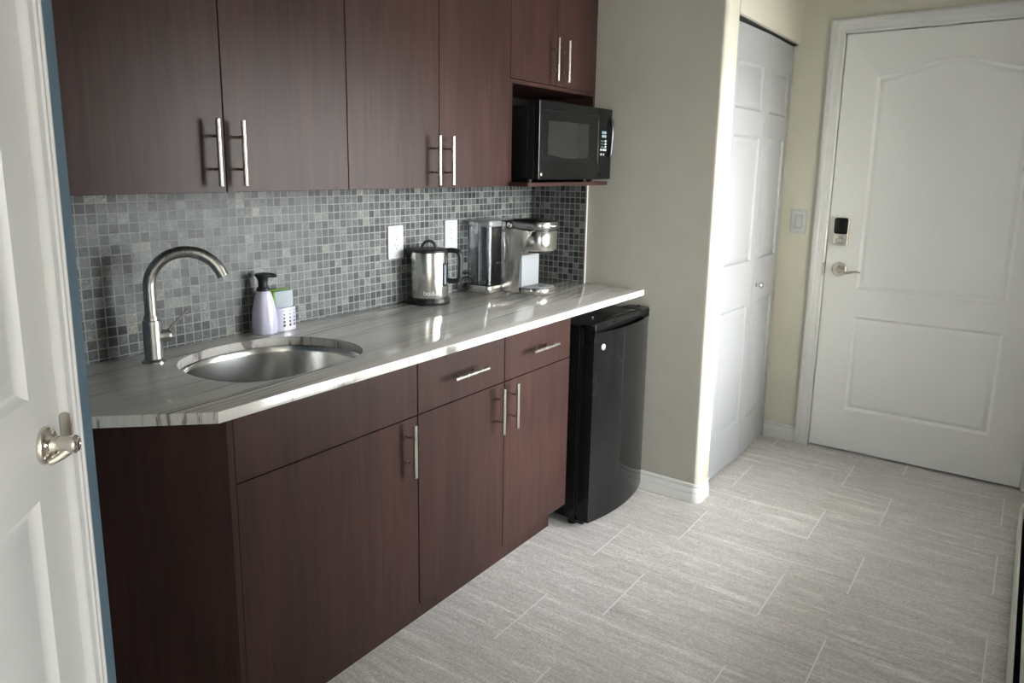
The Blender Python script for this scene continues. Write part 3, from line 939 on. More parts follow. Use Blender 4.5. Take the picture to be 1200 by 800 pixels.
for i, (a, b) in enumerate(((-1.4105, -0.9895), (-0.9895, -0.5715))):
    w = obj('drawer', bx(a + 0.0015, b - 0.0015, -DB, -DB + 0.019, 0.7165, ZT - 0.006, 0.0009, 1), M['cab'], bc)
    bar_handle(w, ((-1.204, -0.789)[i], -DB, 0.797), False, 0.163, 0.035)
    w = obj('cabinet_door', bx(a + 0.0013, b - 0.0013, -DB, -DB + 0.019, 0.122, 0.7135, 0.0009, 1), M['cab'], bc)
    bar_handle(w, ((-1.037, -0.959)[i], -DB, 0.631), True, 0.155, 0.035)
obj('toe_kick', bx(-1.411, -0.5625, -0.4912, -0.478, 0.0, 0.1205), M['cab'], bc)

# ------------------------------------------------------------------ countertop with sink cut-out
rim = [(-1.935, -0.300), (-1.915, -0.205), (-1.862, -0.140), (-1.775, -0.100), (-1.680, -0.092), (-1.590, -0.108), (-1.515, -0.155), (-1.468, -0.235),
       (-1.452, -0.325), (-1.468, -0.405), (-1.505, -0.455), (-1.560, -0.488), (-1.674, -0.505), (-1.800, -0.500), (-1.885, -0.465), (-1.925, -0.390)]
hole = [Vector((p.x, p.y)) for p in catmull([(a, b, 0) for a, b in rim], 6)]     # clockwise list
hole = hole[::-1]
poly = [(-2.0487, -DC), (-0.001, -DC), (-0.001, -0.0095 - 0.0), (-2.2345, -0.0095), (-2.2345, -DC + 0.1858)]
outer = [Vector(p) for p in poly]
def with_corner(P, i, r, n=5):
    return P
bm = bmesh.new()
def cl(P, z):
    return [bm.verts.new((p.x, p.y, z)) for p in P]
bv = 0.0025
o_top = inset(outer, bv); 
a0 = cl(outer, H - T); a1 = cl(outer, H - bv); a2 = cl(inset(outer, bv * 0.3), H - bv * 0.3); a3 = cl(o_top, H)
ring_faces(bm, a0, a1); ring_faces(bm, a1, a2); ring_faces(bm, a2, a3)
h0 = cl(hole, H - T); h1 = cl(hole, H - bv); h3 = cl([p for p in inset(hole[::-1], -bv)][::-1], H)
ring_faces(bm, h0, h1); ring_faces(bm, h1, h3)
fill_loops(bm, [a3, h3]); fill_loops(bm, [a0, h0])
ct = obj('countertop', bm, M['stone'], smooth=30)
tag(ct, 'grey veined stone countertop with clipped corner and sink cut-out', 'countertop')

# sink bowl
bm = bmesh.new()
ctr = sum(hole, Vector((0, 0))) / len(hole)
def sc(P, k, dx=0.0):
    return [ctr + (p - ctr) * k for p in P]
prof = [(1.06, H - T - 0.0008), (1.012, H - T - 0.0008), (1.000, H - T - 0.004), (0.985, H - T - 0.02), (0.955, H - T - 0.12), (0.92, H - T - 0.155), (0.85, H - T - 0.172), (0.70, H - T - 0.178), (0.30, H - T - 0.182), (0.10, H - T - 0.184)]
rings = [cl(sc(hole, k), z) for k, z in prof]
for a, b in zip(rings, rings[1:]):
    ring_faces(bm, a, b)
bm.faces.new(rings[-1])
sink = obj('sink', bm, M['steel_h'], smooth=50)
so = sink.modifiers.new('s', 'SOLIDIFY'); so.thickness = 0.0012; so.offset = 1
tag(sink, 'stainless undermount sink bowl set below the stone counter', 'sink')
bm = bmesh.new(); lathe(bm, [(0.0001, 0.6945), (0.045, 0.6945), (0.045, 0.6965), (0.035, 0.698), (0.03, 0.6955), (0.0001, 0.6955)], ctr.x, ctr.y, 32, False)
o = obj('sink_drain', bm, M['chrome'], sink, smooth=50); o['label'] = 'round drain strainer'

# ------------------------------------------------------------------ faucet
fx, fy = -1.921, -0.113
fa = thing('faucet', 'brushed nickel gooseneck faucet with side lever behind the sink', 'faucet', (fx, fy, H))
bm = bmesh.new()
lathe(bm, [(0.0001, H), (0.031, H), (0.031, H + 0.004), (0.024, H + 0.008), (0.0225, H + 0.012), (0.0225, H + 0.107), (0.0215, H + 0.110), (0.018, H + 0.111), (0.018, H + 0.122), (0.0165, H + 0.1225), (0.0001, H + 0.1225)], fx, fy, 40, False)
obj('faucet_body', bm, M['faucet'], fa, smooth=50)
# spout: rises, arcs over toward the basin
sd = Vector((0.66, -0.75, 0)).normalized()
sd = Vector((math.cos(R(-40)), math.sin(R(-40)), 0))
rz = 1.096; ra = 0.0925
pts = [Vector((fx, fy, H + 0.115)), Vector((fx, fy, rz - 0.03)), Vector((fx, fy, rz))]
for k in range(1, 25):
    a = PI - R(158) * k / 24
    pts.append(Vector((fx, fy, 0)) + sd * (ra + ra * math.cos(a)) + Vector((0, 0, rz + ra * math.sin(a))))
e = (pts[-1] - pts[-2]).normalized()
pts.append(pts[-1] + e * 0.008)
bm = bmesh.new(); tube(bm, pts, 0.0148, 24)
obj('faucet_spout', bm, M['faucet'], fa, smooth=50)
bm = bmesh.new()
sd2 = Vector((math.cos(R(-25)), math.sin(R(-25)), 0))
b0 = Vector((fx, fy, H + 0.066))
tube(bm, [b0 + sd2 * 0.015, b0 + sd2 * 0.042, b0 + sd2 * 0.044], [0.0165, 0.0165, 0.0150], 24)
tube(bm, [b0 + sd2 * 0.034 + Vector((0, 0, 0.010)), b0 + sd2 * 0.060 + Vector((0, 0, 0.036)), b0 + sd2 * 0.088 + Vector((0, 0, 0.064))], [0.0042, 0.0040, 0.0036], 14)
obj('faucet_lever', bm, M['faucet'], fa, smooth=50)

# ------------------------------------------------------------------ soap dispenser with sponge caddy
sx, sy = -1.535, -0.052
sp = thing('soap_dispenser', 'lavender white soap dispenser with black pump and perforated caddy behind the sink', 'soap dispenser', (sx, sy, H))
bm = bmesh.new()
lathe(bm, [(0.0001, H + 0.003), (0.0375, H + 0.003), (0.0385, H + 0.006), (0.0382, H + 0.0425), (0.0355, H + 0.0709), (0.030, H + 0.0992), (0.0245, H + 0.1210), (0.0212, H + 0.1295), (0.0185, H + 0.1323), (0.0001, H + 0.1323)], sx, sy, 44, False)
obj('soap_bottle', bm, M['lav'], sp, smooth=50)
bm = bmesh.new()
lathe(bm, [(0.0001, H), (0.0378, H), (0.0378, H + 0.003), (0.0001, H + 0.003)], sx, sy, 40, False)
ex, ey = sx + 0.064, sy + 0.002
def oval(cx, cy, a, b, n=44, k=2.6):
    out = []
    for i in range(n):
        t_ = 2 * PI * i / n
        c_, s_ = math.cos(t_), math.sin(t_)
        out.append(Vector((cx + a * math.copysign(abs(c_) ** (2 / k), c_), cy + b * math.copysign(abs(s_) ** (2 / k), s_))))
    return out
prism(bm, [tuple(p) for p in oval(ex, ey, 0.043, 0.036)], H + 0.0002, H + 0.003)
obj('rubber_base', bm, M['midgrey'], sp, smooth=50)
# pump
bm = bmesh.new()
lathe(bm, [(0.0001, H + 0.1318), (0.0195, H + 0.1318), (0.0200, H + 0.1380), (0.0165, H + 0.1427), (0.0140, H + 0.1446), (0.0140, H + 0.1588), (0.0155, H + 0.1663), (0.019, H + 0.1739), (0.0235, H + 0.1795), (0.0235, H + 0.1824), (0.020, H + 0.1852), (0.0001, H + 0.1862)], sx, sy, 36, False)
nz = Vector((0.80, -0.60, 0))
c0 = Vector((sx, sy, H + 0.1791))
tube(bm, [c0, c0 + nz * 0.020, c0 + nz * 0.036 - Vector((0, 0, 0.002)), c0 + nz * 0.042 - Vector((0, 0, 0.004))], [0.009, 0.0078, 0.0060, 0.0035], 16)
obj('pump_head', bm, M['black_soft'], sp, smooth=50)
# caddy tub
bm = bmesh.new()
hz = 0.074
O = oval(ex, ey, 0.043, 0.036, 96); I = inset(O, 0.0025)
v0 = cl(O, H + 0.003); v1 = cl(O, H + hz - 0.001); v2 = cl(inset(O, 0.0012), H + hz); v3 = cl(I, H + hz - 0.001); v4 = cl(I, H + 0.006)
ring_faces(bm, v0, v1); ring_faces(bm, v1, v2); ring_faces(bm, v2, v3); ring_faces(bm, v3, v4)
bm.faces.new(v4); bm.faces.new(v0[::-1])
tub = obj('sponge_caddy', bm, M['lav'], sp, smooth=50)
bm = bmesh.new()
# holes: dark little wells sunk just proud of the curved wall, growing downwards
for ci, u in enumerate((-0.014, 0.006, 0.023, 0.0355)):
    # direction toward the viewer
    for ri in range(5):
        zc = H + 0.019 + ri * 0.0115
        r = (0.0049, 0.0042, 0.0034, 0.0027, 0.0020)[ri]
        # point on oval front side with x = ex+u
        best = min((p for p in O if p.y <= ey + 0.005), key=lambda p: abs(p.x - (ex + u)))
        i = O.index(best)
        tg = (O[(i + 1) % 96] - O[i - 1]).normalized(); nn = Vector((tg.y, -tg.x, 0))
        if nn.dot(Vector((best.x - ex, best.y - ey, 0))) < 0: nn = -nn
        mt = Matrix.Identity(4)
        mt.col[0][:3] = (tg.x, tg.y, 0); mt.col[1][:3] = (0, 0, 1); mt.col[2][:3] = nn[:]
        mt.translation = (best.x, best.y, zc)
        lathe(bm, [(0.0001, 0.0003), (r, 0.0003), (r, -0.002), (0.0001, -0.002)], 0, 0, 14, False, mt)
obj('caddy_hole', bm, M['slot'], tub)
# sponge
sg = thing('sponge', 'green and pale blue scrub sponge standing in the white caddy', 'sponge', (ex, ey, H + 0.006), R(-30))
Ms = Matrix.Translation((ex - 0.002, ey, 0)) @ Matrix.Rotation(R(-6), 4, 'Z')
bm = bmesh.new(); box(bm, -0.029, 0.034, -0.019, 0.004, H + 0.0065, H + 0.125, 0.002, 2, Ms)
obj('sponge_foam', bm, M['sponge_b'], sg, smooth=50)
bm = bmesh.new(); box(bm, -0.0295, 0.0345, 0.0042, 0.015, H + 0.0065, H + 0.128, 0.0015, 2, Ms)
box(bm, -0.0350, -0.0293, -0.019, 0.013, H + 0.012, H + 0.126, 0.0012, 2, Ms)
o = obj('scouring_pad', bm, M['sponge_g'], sg, smooth=50); o['label'] = 'green scouring layer'

# ------------------------------------------------------------------ kettle
kx, ky = -0.822, -0.092
ke = thing('electric_kettle', 'stainless electric kettle with black handle and lid on the counter', 'kettle', (kx, ky, H))
bm = bmesh.new(); lathe(bm, [(0.0001, H), (0.079, H), (0.0805, H + 0.003), (0.0805, H + 0.018), (0.078, H + 0.022), (0.070, H + 0.023), (0.0001, H + 0.023)], kx, ky, 56, False)
o = obj('kettle_base', bm, M['black'], ke, smooth=50)
bm = bmesh.new(); lathe(bm, [(0.0001, H + 0.024), (0.0715, H + 0.024), (0.0725, H + 0.027), (0.0725, H + 0.190), (0.071, H + 0.196), (0.0001, H + 0.196)], kx, ky, 72, False)
obj('kettle_body', bm, M['steel'], ke, smooth=50)
vd = Vector((0.757, 0.653, 0)); right = Vector((0.653, -0.757, 0))        # view direction and picture-right at the kettle
bm = bmesh.new()
lathe(bm, [(0.0001, H + 0.1962), (0.0735, H + 0.1962), (0.0738, H + 0.203), (0.068, H + 0.2065), (0.045, H + 0.209), (0.0001, H + 0.210)], kx, ky, 56, False)
# lid arch
Lc = Vector((kx, ky, H + 0.207))
ad = right
pts = [Lc + ad * (0.026 * math.cos(a)) + Vector((0, 0, 0.030 * math.sin(a) - 0.002)) for a in [PI * k / 14 for k in range(15)]]
tube(bm, pts, 0.0056, 12)
obj('kettle_lid', bm, M['black'], ke, smooth=50)
# spout
bm = bmesh.new()
Ls = -right
pr = []
for k in range(13):
    w = -1 + 2 * k / 12
    pr.append(w)
top = []; bot = []
tip = Vector((kx, ky, H + 0.203)) + Ls * 0.093
cen = Vector((kx, ky, 0))
sidev = vd
vt = bm.verts.new(tip)
ringt = []; ringb = []
for w in pr:
    ang = w * R(34)
    dirv = Ls * math.cos(ang) + sidev * math.sin(ang)
    ringt.append(bm.verts.new(cen + dirv * 0.0728 + Vector((0, 0, H + 0.203))))
    ringb.append(bm.verts.new(cen + dirv * 0.0728 + Vector((0, 0, H + 0.203 - 0.040 * (1 - w * w)))))
for i in range(12):
    bm.faces.new((ringt[i], ringt[i + 1], vt))
    if i not in (0, 11):
        bm.faces.new((ringb[i + 1], ringb[i], vt))
    else:
        bm.faces.new((ringb[i + 1], ringb[i], vt))
    bm.faces.new((ringt[i + 1], ringt[i], ringb[i], ringb[i + 1])) if True else None
o = obj('kettle_spout', bm, M['black'], ke)
# handle: rounded D
hd = (right * 0.985 + vd * -0.17).normalized()
bm = bmesh.new()
hp = [(0.060, 0.199), (0.085, 0.201), (0.108, 0.198), (0.118, 0.186), (0.120, 0.160), (0.119, 0.125), (0.117, 0.100), (0.108, 0.087), (0.090, 0.085), (0.068, 0.088)]
P_ = catmull([tuple(Vector((kx, ky, H)) + hd * a + Vector((0, 0, b))) for a, b in hp], 5, False)
vs = tube(bm, P_, 0.0100, 16)
# oval section, wider across
sdv = Vector((-hd.y, hd.x, 0))
for v in vs:
    k_ = (v.co - Vector((kx, ky, 0))).dot(sdv)
    v.co += sdv * k_ * 0.35
obj('kettle_handle', bm, M['black'], ke, smooth=60)
# water window
wd = (right * 0.80 - vd * 0.60).normalized()
a_c = math.atan2(wd.y, wd.x)
fk = lambda u, v, d: Vector((kx + (0.0722 + d) * math.cos(a_c + u / 0.0725), ky + (0.0722 + d) * math.sin(a_c + u / 0.0725), v))
bm = bmesh.new(); pill(bm, rrect(-0.0085, 0.0085, H + 0.068, H + 0.158, 0.0084, 8), fk, 0.004, 0.0015)
wr = obj('water_gauge', bm, M['black'], ke, smooth=50)
bm = bmesh.new(); pill(bm, rrect(-0.0045, 0.0045, H + 0.076, H + 0.150, 0.0044, 8), fk, 0.0046, 0.001)
o = obj('gauge_window', bm, plain('blue_grey_gauge', (0.16, 0.21, 0.26), 0.15), wr, smooth=50)
a_t = math.atan2(-vd.y, -vd.x) + R(12)
text('bodum', 'logo_letters', M['plate'], ke, 0.026, None, 0.0004,
     bend=lambda c: Vector((kx + (0.0729 + c.z) * math.cos(a_t + c.x / 0.0725), ky + (0.0729 + c.z) * math.sin(a_t + c.x / 0.0725), H + 0.046 + c.y)))

# ------------------------------------------------------------------ coffee maker
cm = thing('coffee_maker', 'silver single-serve pod coffee maker with clear side tank in the corner', 'coffee maker', (-0.40, -0.16, H))
bx0, bx1 = -0.433, -0.291
# body column side profile (y,z), extruded along x
def sideprism(bm, prof, x0, x1, bev=0.0):
    a = [bm.verts.new((x0, y, z)) for y, z in prof]
    b = [bm.verts.new((x1, y, z)) for y, z in prof]
    bm.faces.new(a[::-1]); bm.faces.new(b); ring_faces(bm, a, b)
    if bev:
        es = [e for e in bm.edges if abs((e.verts[0].co - e.verts[1].co).x) < 1e-6]
        bmesh.ops.bevel(bm, geom=es, offset=bev, segments=3, affect='EDGES', profile=0.5)
bm = bmesh.new()
prof = [(-0.030, H + 0.001), (-0.262, H + 0.001), (-0.262, H + 0.060), (-0.258, H + 0.100), (-0.249, H + 0.130), (-0.240, H + 0.160), (-0.242, H + 0.172), (-0.262, H + 0.180),
        (-0.262, H + 0.180), (-0.285, H + 0.184), (-0.285, H + 0.258), (-0.185, H + 0.262), (-0.176, H + 0.276), (-0.160, H + 0.300), (-0.030, H + 0.298)]
prof = [(-0.030, H + 0.001), (-0.238, H + 0.001), (-0.238, H + 0.030), (-0.240, H + 0.100), (-0.243, H + 0.128), (-0.247, H + 0.160), (-0.252, H + 0.178), (-0.268, H + 0.215), (-0.290, H + 0.238), (-0.300, H + 0.262),
        (-0.185, H + 0.262), (-0.176, H + 0.276), (-0.165, H + 0.297), (-0.030, H + 0.297)]
sideprism(bm, prof, bx0, bx1, 0.004)
obj('coffee_body', bm, M['steel'], cm, smooth=40)
o = obj('front_panel', bx(-0.424, -0.298, -0.2465, -0.236, H + 0.022, H + 0.178, 0.002), M['greyplastic'], cm); o['label'] = 'pale grey inner front panel'
# rounded D plan for head and tray
def dplan(x0, x1, yb, yf, n=24):
    r = (x1 - x0) / 2; cx = (x0 + x1) / 2
    pts = [(x1, yb)]
    pts = [(x0, yb)]
    k = yf + min(r, abs(yf - yb)) * 0.85
    for i in range(n + 1):
        a = PI + PI * i / n
        pts.append((cx + r * math.copysign(abs(math.cos(a)) ** 0.75, math.cos(a)), k + (k - yf) * math.copysign(abs(math.sin(a)) ** 0.9, math.sin(a))))
    pts.append((x1, yb))
    return [Vector(p) for p in pts]
def dsolid(bm, P, z0, z1, r=0.003):
    l = [cl(inset(P, r), z0), cl(P, z0 + r), cl(P, z1 - r), cl(inset(P, r), z1)]
    for a, b in zip(l, l[1:]):
        ring_faces(bm, a, b)
    bm.faces.new(l[0][::-1]); bm.faces.new(l[-1])
bm = bmesh.new(); dsolid(bm, dplan(bx0 + 0.002, bx1 + 0.004, -0.250, -0.352), H + 0.178, H + 0.260, 0.004)
obj('brew_head', bm, M['steel'], cm, smooth=50)
bm = bmesh.new(); dsolid(bm, dplan(bx0 + 0.030, bx1 - 0.03, -0.262, -0.335), H + 0.168, H + 0.180, 0.003)
obj('nozzle', bm, M['black'], cm, smooth=50)
bm = bmesh.new(); dsolid(bm, dplan(bx0 - 0.001, bx1 + 0.006, -0.185, -0.356), H + 0.263, H + 0.299, 0.004)
lid = obj('brew_lid', bm, plain('brushed_grey_lid', (0.42, 0.43, 0.44), 0.25, metal=1.0), cm, smooth=50)
bm = bmesh.new(); dsolid(bm, dplan(bx0 + 0.014, bx1 - 0.010, -0.195, -0.342), H + 0.2985, H + 0.303, 0.002)
obj('lid_top', bm, M['black'], lid, smooth=50)
bm = bmesh.new(); lathe(bm, [(0.0001, 0), (0.0185, 0), (0.0185, 0.003), (0.0001, 0.003)], 0, 0, 30, False, Matrix.Translation((bx0 + 0.000, -0.188, H + 0.279)) @ Matrix.Rotation(R(-90), 4, 'Y'))
hg = obj('pivot_ring', bm, M['black'], lid, smooth=50)
bm = bmesh.new(); lathe(bm, [(0.0001, 0.002), (0.0125, 0.002), (0.0125, 0.005), (0.0105, 0.0065), (0.0001, 0.0065)], 0, 0, 30, False, Matrix.Translation((bx0 + 0.000, -0.190, H + 0.280)) @ Matrix.Rotation(R(-90), 4, 'Y'))
obj('pivot_button', bm, M['chrome'], lid, smooth=50)
bm = bmesh.new(); tube(bm, [(bx1 - 0.10, -0.350, H + 0.281), (bx1 - 0.085, -0.366, H + 0.281), (bx1 - 0.05, -0.366, H + 0.281), (bx1 - 0.035, -0.350, H + 0.281)], 0.0035, 10)
obj('lid_handle', bm, M['chrome'], lid, smooth=50)
bm = bmesh.new(); dsolid(bm, dplan(bx0 + 0.003, bx1 + 0.004, -0.2475, -0.352), H + 0.0008, H + 0.026, 0.003)
tr = obj('drip_tray', bm, M['steel'], cm, smooth=50)
bm = bmesh.new(); dsolid(bm, dplan(bx0 + 0.010, bx1 - 0.003, -0.249, -0.345), H + 0.0255, H + 0.0275, 0.0008)
g = obj('tray_plate', bm, M['greyplastic'], tr, smooth=50)
bm = bmesh.new(); lathe(bm, [(0.0001, H + 0.0274), (0.011, H + 0.0274), (0.011, H + 0.0279), (0.0001, H + 0.0279)], (bx0 + bx1) / 2, -0.300, 24, False)
obj('tray_hole', bm, M['slot'], g)
# tank
tx0, tx1, ty0, ty1 = -0.526, -0.4345, -0.155, -0.035
TP = [Vector(p) for p in rrect(tx0, tx1, ty0, ty1, 0.014, 5)]
bm = bmesh.new(); dsolid(bm, TP, H + 0.0005, H + 0.030, 0.002)
obj('tank_stand', bm, M['steel'], cm, smooth=50)
bm = bmesh.new()
TI = inset(TP, 0.0022); zt0, zt1 = H + 0.0305, H + 0.272
l = [cl(inset(TP, 0.001), zt0), cl(TP, zt0 + 0.002), cl(TP, zt1), cl(TI, zt1), cl(TI, zt0 + 0.004)]
for a, b in zip(l, l[1:]):
    ring_faces(bm, a, b)
bm.faces.new(l[0][::-1]); bm.faces.new(l[-1])
tank = obj('water_tank', bm, M['clear'], cm, smooth=50); tank['label'] = 'clear smoky water tank'
bm = bmesh.new(); tube(bm, [(tx0 + 0.006, ty0 + 0.006, zt0 + 0.003), (tx0 + 0.006, ty0 + 0.006, zt1)], 0.0028, 10)
tube(bm, [(tx1 - 0.012, ty0 + 0.001, zt1 - 0.012), (tx1 - 0.012, ty0 - 0.016, zt1 - 0.022), (tx1 - 0.012, ty0 - 0.018, zt0 + 0.110), (tx1 - 0.012, ty0 + 0.001, zt0 + 0.095), (tx0 + 0.04, ty0 + 0.001, zt0 + 0.093)], 0.0042, 10)
obj('tank_handle', bm, clear_glass('clear_plastic_rib', (0.85, 0.87, 0.9), 0.05, 0.5), tank, smooth=50)
bm = bmesh.new(); dsolid(bm, TP, zt1 + 0.0005, H + 0.297, 0.003)
obj('tank_lid', bm, plain('grey_tank_lid', (0.32, 0.335, 0.35), 0.2, metal=0.4), tank, smooth=50)
bm = bmesh.new(); box(bm, tx0 + 0.001, tx0 - 0.002, -0.093, -0.082, H + 0.243, H + 0.288, 0)
obj('tank_latch', bm, M['plate'], tank)
bm = bmesh.new(); lathe(bm, [(0.008, zt0 + 0.004), (0.008, zt0 + 0.012), (0.004, zt0 + 0.018)], (tx0 + tx1) / 2, -0.09, 16)
obj('tank_valve', bm, M['black'], tank)
# cord looped behind
bm = bmesh.new()
pts = catmull([(-0.46, -0.022, H + 0.03), (-0.49, -0.022, H + 0.068), (-0.535, -0.022, H + 0.075), (-0.568, -0.024, H + 0.045), (-0.566, -0.026, H + 0.012), (-0.54, -0.026, H + 0.0042), (-0.50, -0.026, H + 0.0042)], 6, False)
tube(bm, pts, 0.0034, 10)
pts = catmull([(-0.47, -0.030, H + 0.04), (-0.50, -0.030, H + 0.056), (-0.54, -0.030, H + 0.055), (-0.560, -0.030, H + 0.030), (-0.555, -0.030, H + 0.0045), (-0.53, -0.030, H + 0.0042)], 6, False)
tube(bm, pts, 0.0034, 10)
obj('power_cord', bm, M['gasket'], cm, smooth=60)

# ------------------------------------------------------------------ outlets & switch
def outlet(label, cx, cz, w, h, slots_dx=0.0):
    t = thing('wall_outlet', label, 'outlet', (cx, -0.009, cz), 0, 'white wall outlets on the backsplash')
    f = lambda u, v, d: Vector((cx + u, -0.0092 - d, cz + v))
    bm = bmesh.new(); pill(bm, rrect(-w / 2, w / 2, -h / 2, h / 2, 0.003), f, 0.006, 0.002)
    pl = obj('outlet_plate', bm, M['plate'], t, smooth=50)
    bm = bmesh.new(); pill(bm, rrect(-0.0165, 0.0165, -0.033, 0.033, 0.002), f, 0.0078, 0.001)
    rc = obj('receptacle', bm, M['plate'], t, smooth=50)
    bm = bmesh.new()
    for s in (-1, 1):
        zc = cz + s * 0.0175
        for dx, hh in ((-0.0065, 0.0075), (0.0065, 0.0065)):
            box(bm, cx + dx - 0.0012, cx + dx + 0.0012, -0.0175, -0.0166, zc + 0.003 - hh / 2 + 0.002, zc + 0.003 + hh / 2 + 0.002)
        lathe(bm, [(0.0001, 0), (0.0025, 0), (0.0025, 0.0006), (0.0001, 0.0006)], 0, 0, 12, False, Matrix.Translation((cx, -0.0168, zc - 0.006)) @ Matrix.Rotation(R(90), 4, 'X'))
    obj('outlet_slot', bm, M['slot'], rc)
    for s in (-1, 1):
        bm = bmesh.new(); lathe(bm, [(0.0001, 0), (0.003, 0), (0.0028, 0.001), (0.0001, 0.001)], 0, 0, 14, False, Matrix.Translation((cx, -0.0150, cz + s * (h / 2 - 0.010))) @ Matrix.Rotation(R(90), 4, 'X'))
        obj('screw', bm, M['greyplastic'], pl)
outlet('white double outlet above left of the kettle, left of two', -0.919, 1.134, 0.079, 0.122)
outlet('white double outlet partly behind the kettle, beside the coffee maker', -0.598, 1.139, 0.077, 0.122)
ls = thing('light_switch', 'white rocker light switch between closet and entry door', 'light switch', (XE, -0.951, 1.16))
f = lambda u, v, d: Vector((XE - 0.0002 - d, -u, v))
bm = bmesh.new(); pill(bm, rrect(0.9135, 0.9885, 1.100, 1.220, 0.003), f, 0.006, 0.002); sp_ = obj('switch_plate', bm, M['plate'], ls, smooth=50)
bm = bmesh.new(); pill(bm, rrect(0.9335, 0.9685, 1.126, 1.194, 0.002), f, 0.0068, 0.0005); obj('switch_surround', bm, M['greyplastic'], ls, smooth=50)
bm = bmesh.new(); pill(bm, rrect(0.9355, 0.9665, 1.128, 1.192, 0.002), f, 0.0092, 0.002); obj('rocker', bm, M['plate'], ls, smooth=50)
for s in (1.108, 1.212):
    bm = bmesh.new(); lathe(bm, [(0.0001, 0), (0.003, 0), (0.0028, 0.001), (0.0001, 0.001)], 0, 0, 14, False, Matrix.Translation((XE - 0.006, -0.951, s)) @ Matrix.Rotation(R(-90), 4, 'Y'))
    obj('screw', bm, M['greyplastic'], sp_)

# ------------------------------------------------------------------ fridge
fr = thing('mini_fridge', 'black compact fridge with curved glossy door under the counter end', 'fridge', (-0.26, -0.35, 0))
fx0, fx1 = -0.502, -0.028
obj('fridge_body', bx(fx0, fx1, -0.575, -0.08, 0.028, 0.822, 0.004), M['blackgloss'], fr)
obj('door_gasket', bx(fx0 + 0.008, fx1 - 0.008, -0.586, -0.5755, 0.04, 0.812), M['gasket'], fr)
def fcurve(bul, yb, n=26, x0=fx0, x1=fx1):
    out = []
    for i in range(n + 1):
        s = i / n
        out.append(Vector((x0 + (x1 - x0) * s, yb - bul * (1 - (2 * s - 1) ** 2))))
    return out
fdoor = thing('x', 'x', None, (-0.26, -0.6, 0.03)); fdoor.name = 'fridge_door'; fdoor.parent = fr
fdoor.location = Vector((-0.26, -0.6, 0.03)) - fr.location
for k in ('label', 'category'):
    if k in fdoor: del fdoor[k]
bm = bmesh.new()
yb, bul = -0.636, 0.034
front = fcurve(bul, yb)
P = [Vector((fx1, -0.587))] + [Vector((fx0, -0.587))] + front
P = [Vector((fx0, -0.587))] + front + [Vector((fx1, -0.587))]
dsolid(bm, P, 0.028, 0.762, 0.004)
# lip: thin upright rim of the curved front; the pocket lies behind it
def arc_strip(bm, f0, b0, z0, z1):
    P = f0 + b0[::-1]
    a = [bm.verts.new((p.x, p.y, z0)) for p in P]; b = [bm.verts.new((p.x, p.y, z1)) for p in P]
    bm.faces.new(a[::-1]); bm.faces.new(b); ring_faces(bm, a, b)
back = [Vector((p.x, min(p.y + 0.007, -0.629))) for p in front]
arc_strip(bm, front, back, 0.7585, 0.800)
obj('door_front', bm, M['blackgloss'], fdoor, smooth=30)
bm = bmesh.new()
box(bm, fx0 + 0.001, fx1 - 0.001, -0.626, -0.5875, 0.7625, 0.829, 0.003)
obj('door_top', bm, M['blackgloss'], fdoor, smooth=30)
bm = bmesh.new()
box(bm, fx0, fx0 + 0.011, -0.640, -0.588, 0.792, 0.831, 0.003)
obj('door_cap', bx(fx1 - 0.011, fx1, -0.640, -0.588, 0.792, 0.831, 0.003), M['blackgloss'], fdoor, smooth=30)
obj('door_cap', bm, M['blackgloss'], fdoor, smooth=30)
lx = -0.452
s = (lx - fx0) / (fx1 - fx0); ly = yb - bul * (1 - (2 * s - 1) ** 2)
slope = math.atan2(-(bul * 4 * (1 - 2 * s)) , (fx1 - fx0))
Ml = Matrix.Translation((lx, ly - 0.0002, 0.742)) @ Matrix.Rotation(slope, 4, 'Z') @ Matrix.Rotation(R(90), 4, 'X')
bm = bmesh.new(); lathe(bm, [(0.0001, 0), (0.0125, 0), (0.0125, 0.001), (0.011, 0.002), (0.0001, 0.002)], 0, 0, 28, False, Ml)
bd = obj('logo_badge', bm, M['greyplastic'], fdoor, smooth=50)
bd.parent = fdoor
text('GE', 'logo_letters', M['midgrey'], fdoor, 0.014, Ml @ Matrix.Translation((0, 0, 0.0023)))
bm = bmesh.new(); box(bm, -0.105, -0.035, -0.640, -0.545, 0.8315, 0.8365, 0.001); lathe(bm, [(0.007, 0.8365), (0.007, 0.842)], -0.055, -0.60, 16)
obj('hinge_cover', bm, M['blackcase'], fr)
bm = bmesh.new(); lathe(bm, [(0.004, 0.8221), (0.004, 0.825)], -0.33, -0.53, 14); obj('screw', bm, M['midgrey'], fr)
for x, y in ((-0.475, -0.55), (-0.06, -0.55), (-0.475, -0.12), (-0.06, -0.12)):
    bm = bmesh.new(); lathe(bm, [(0.017, 0.0), (0.018, 0.006), (0.010, 0.010), (0.010, 0.029)], x, y, 20); obj('foot', bm, M['black'], fr, smooth=50)
obj('hinge_bracket', bx(-0.498, -0.45, -0.61, -0.545, 0.016, 0.0275, 0.001), M['black'], fr)

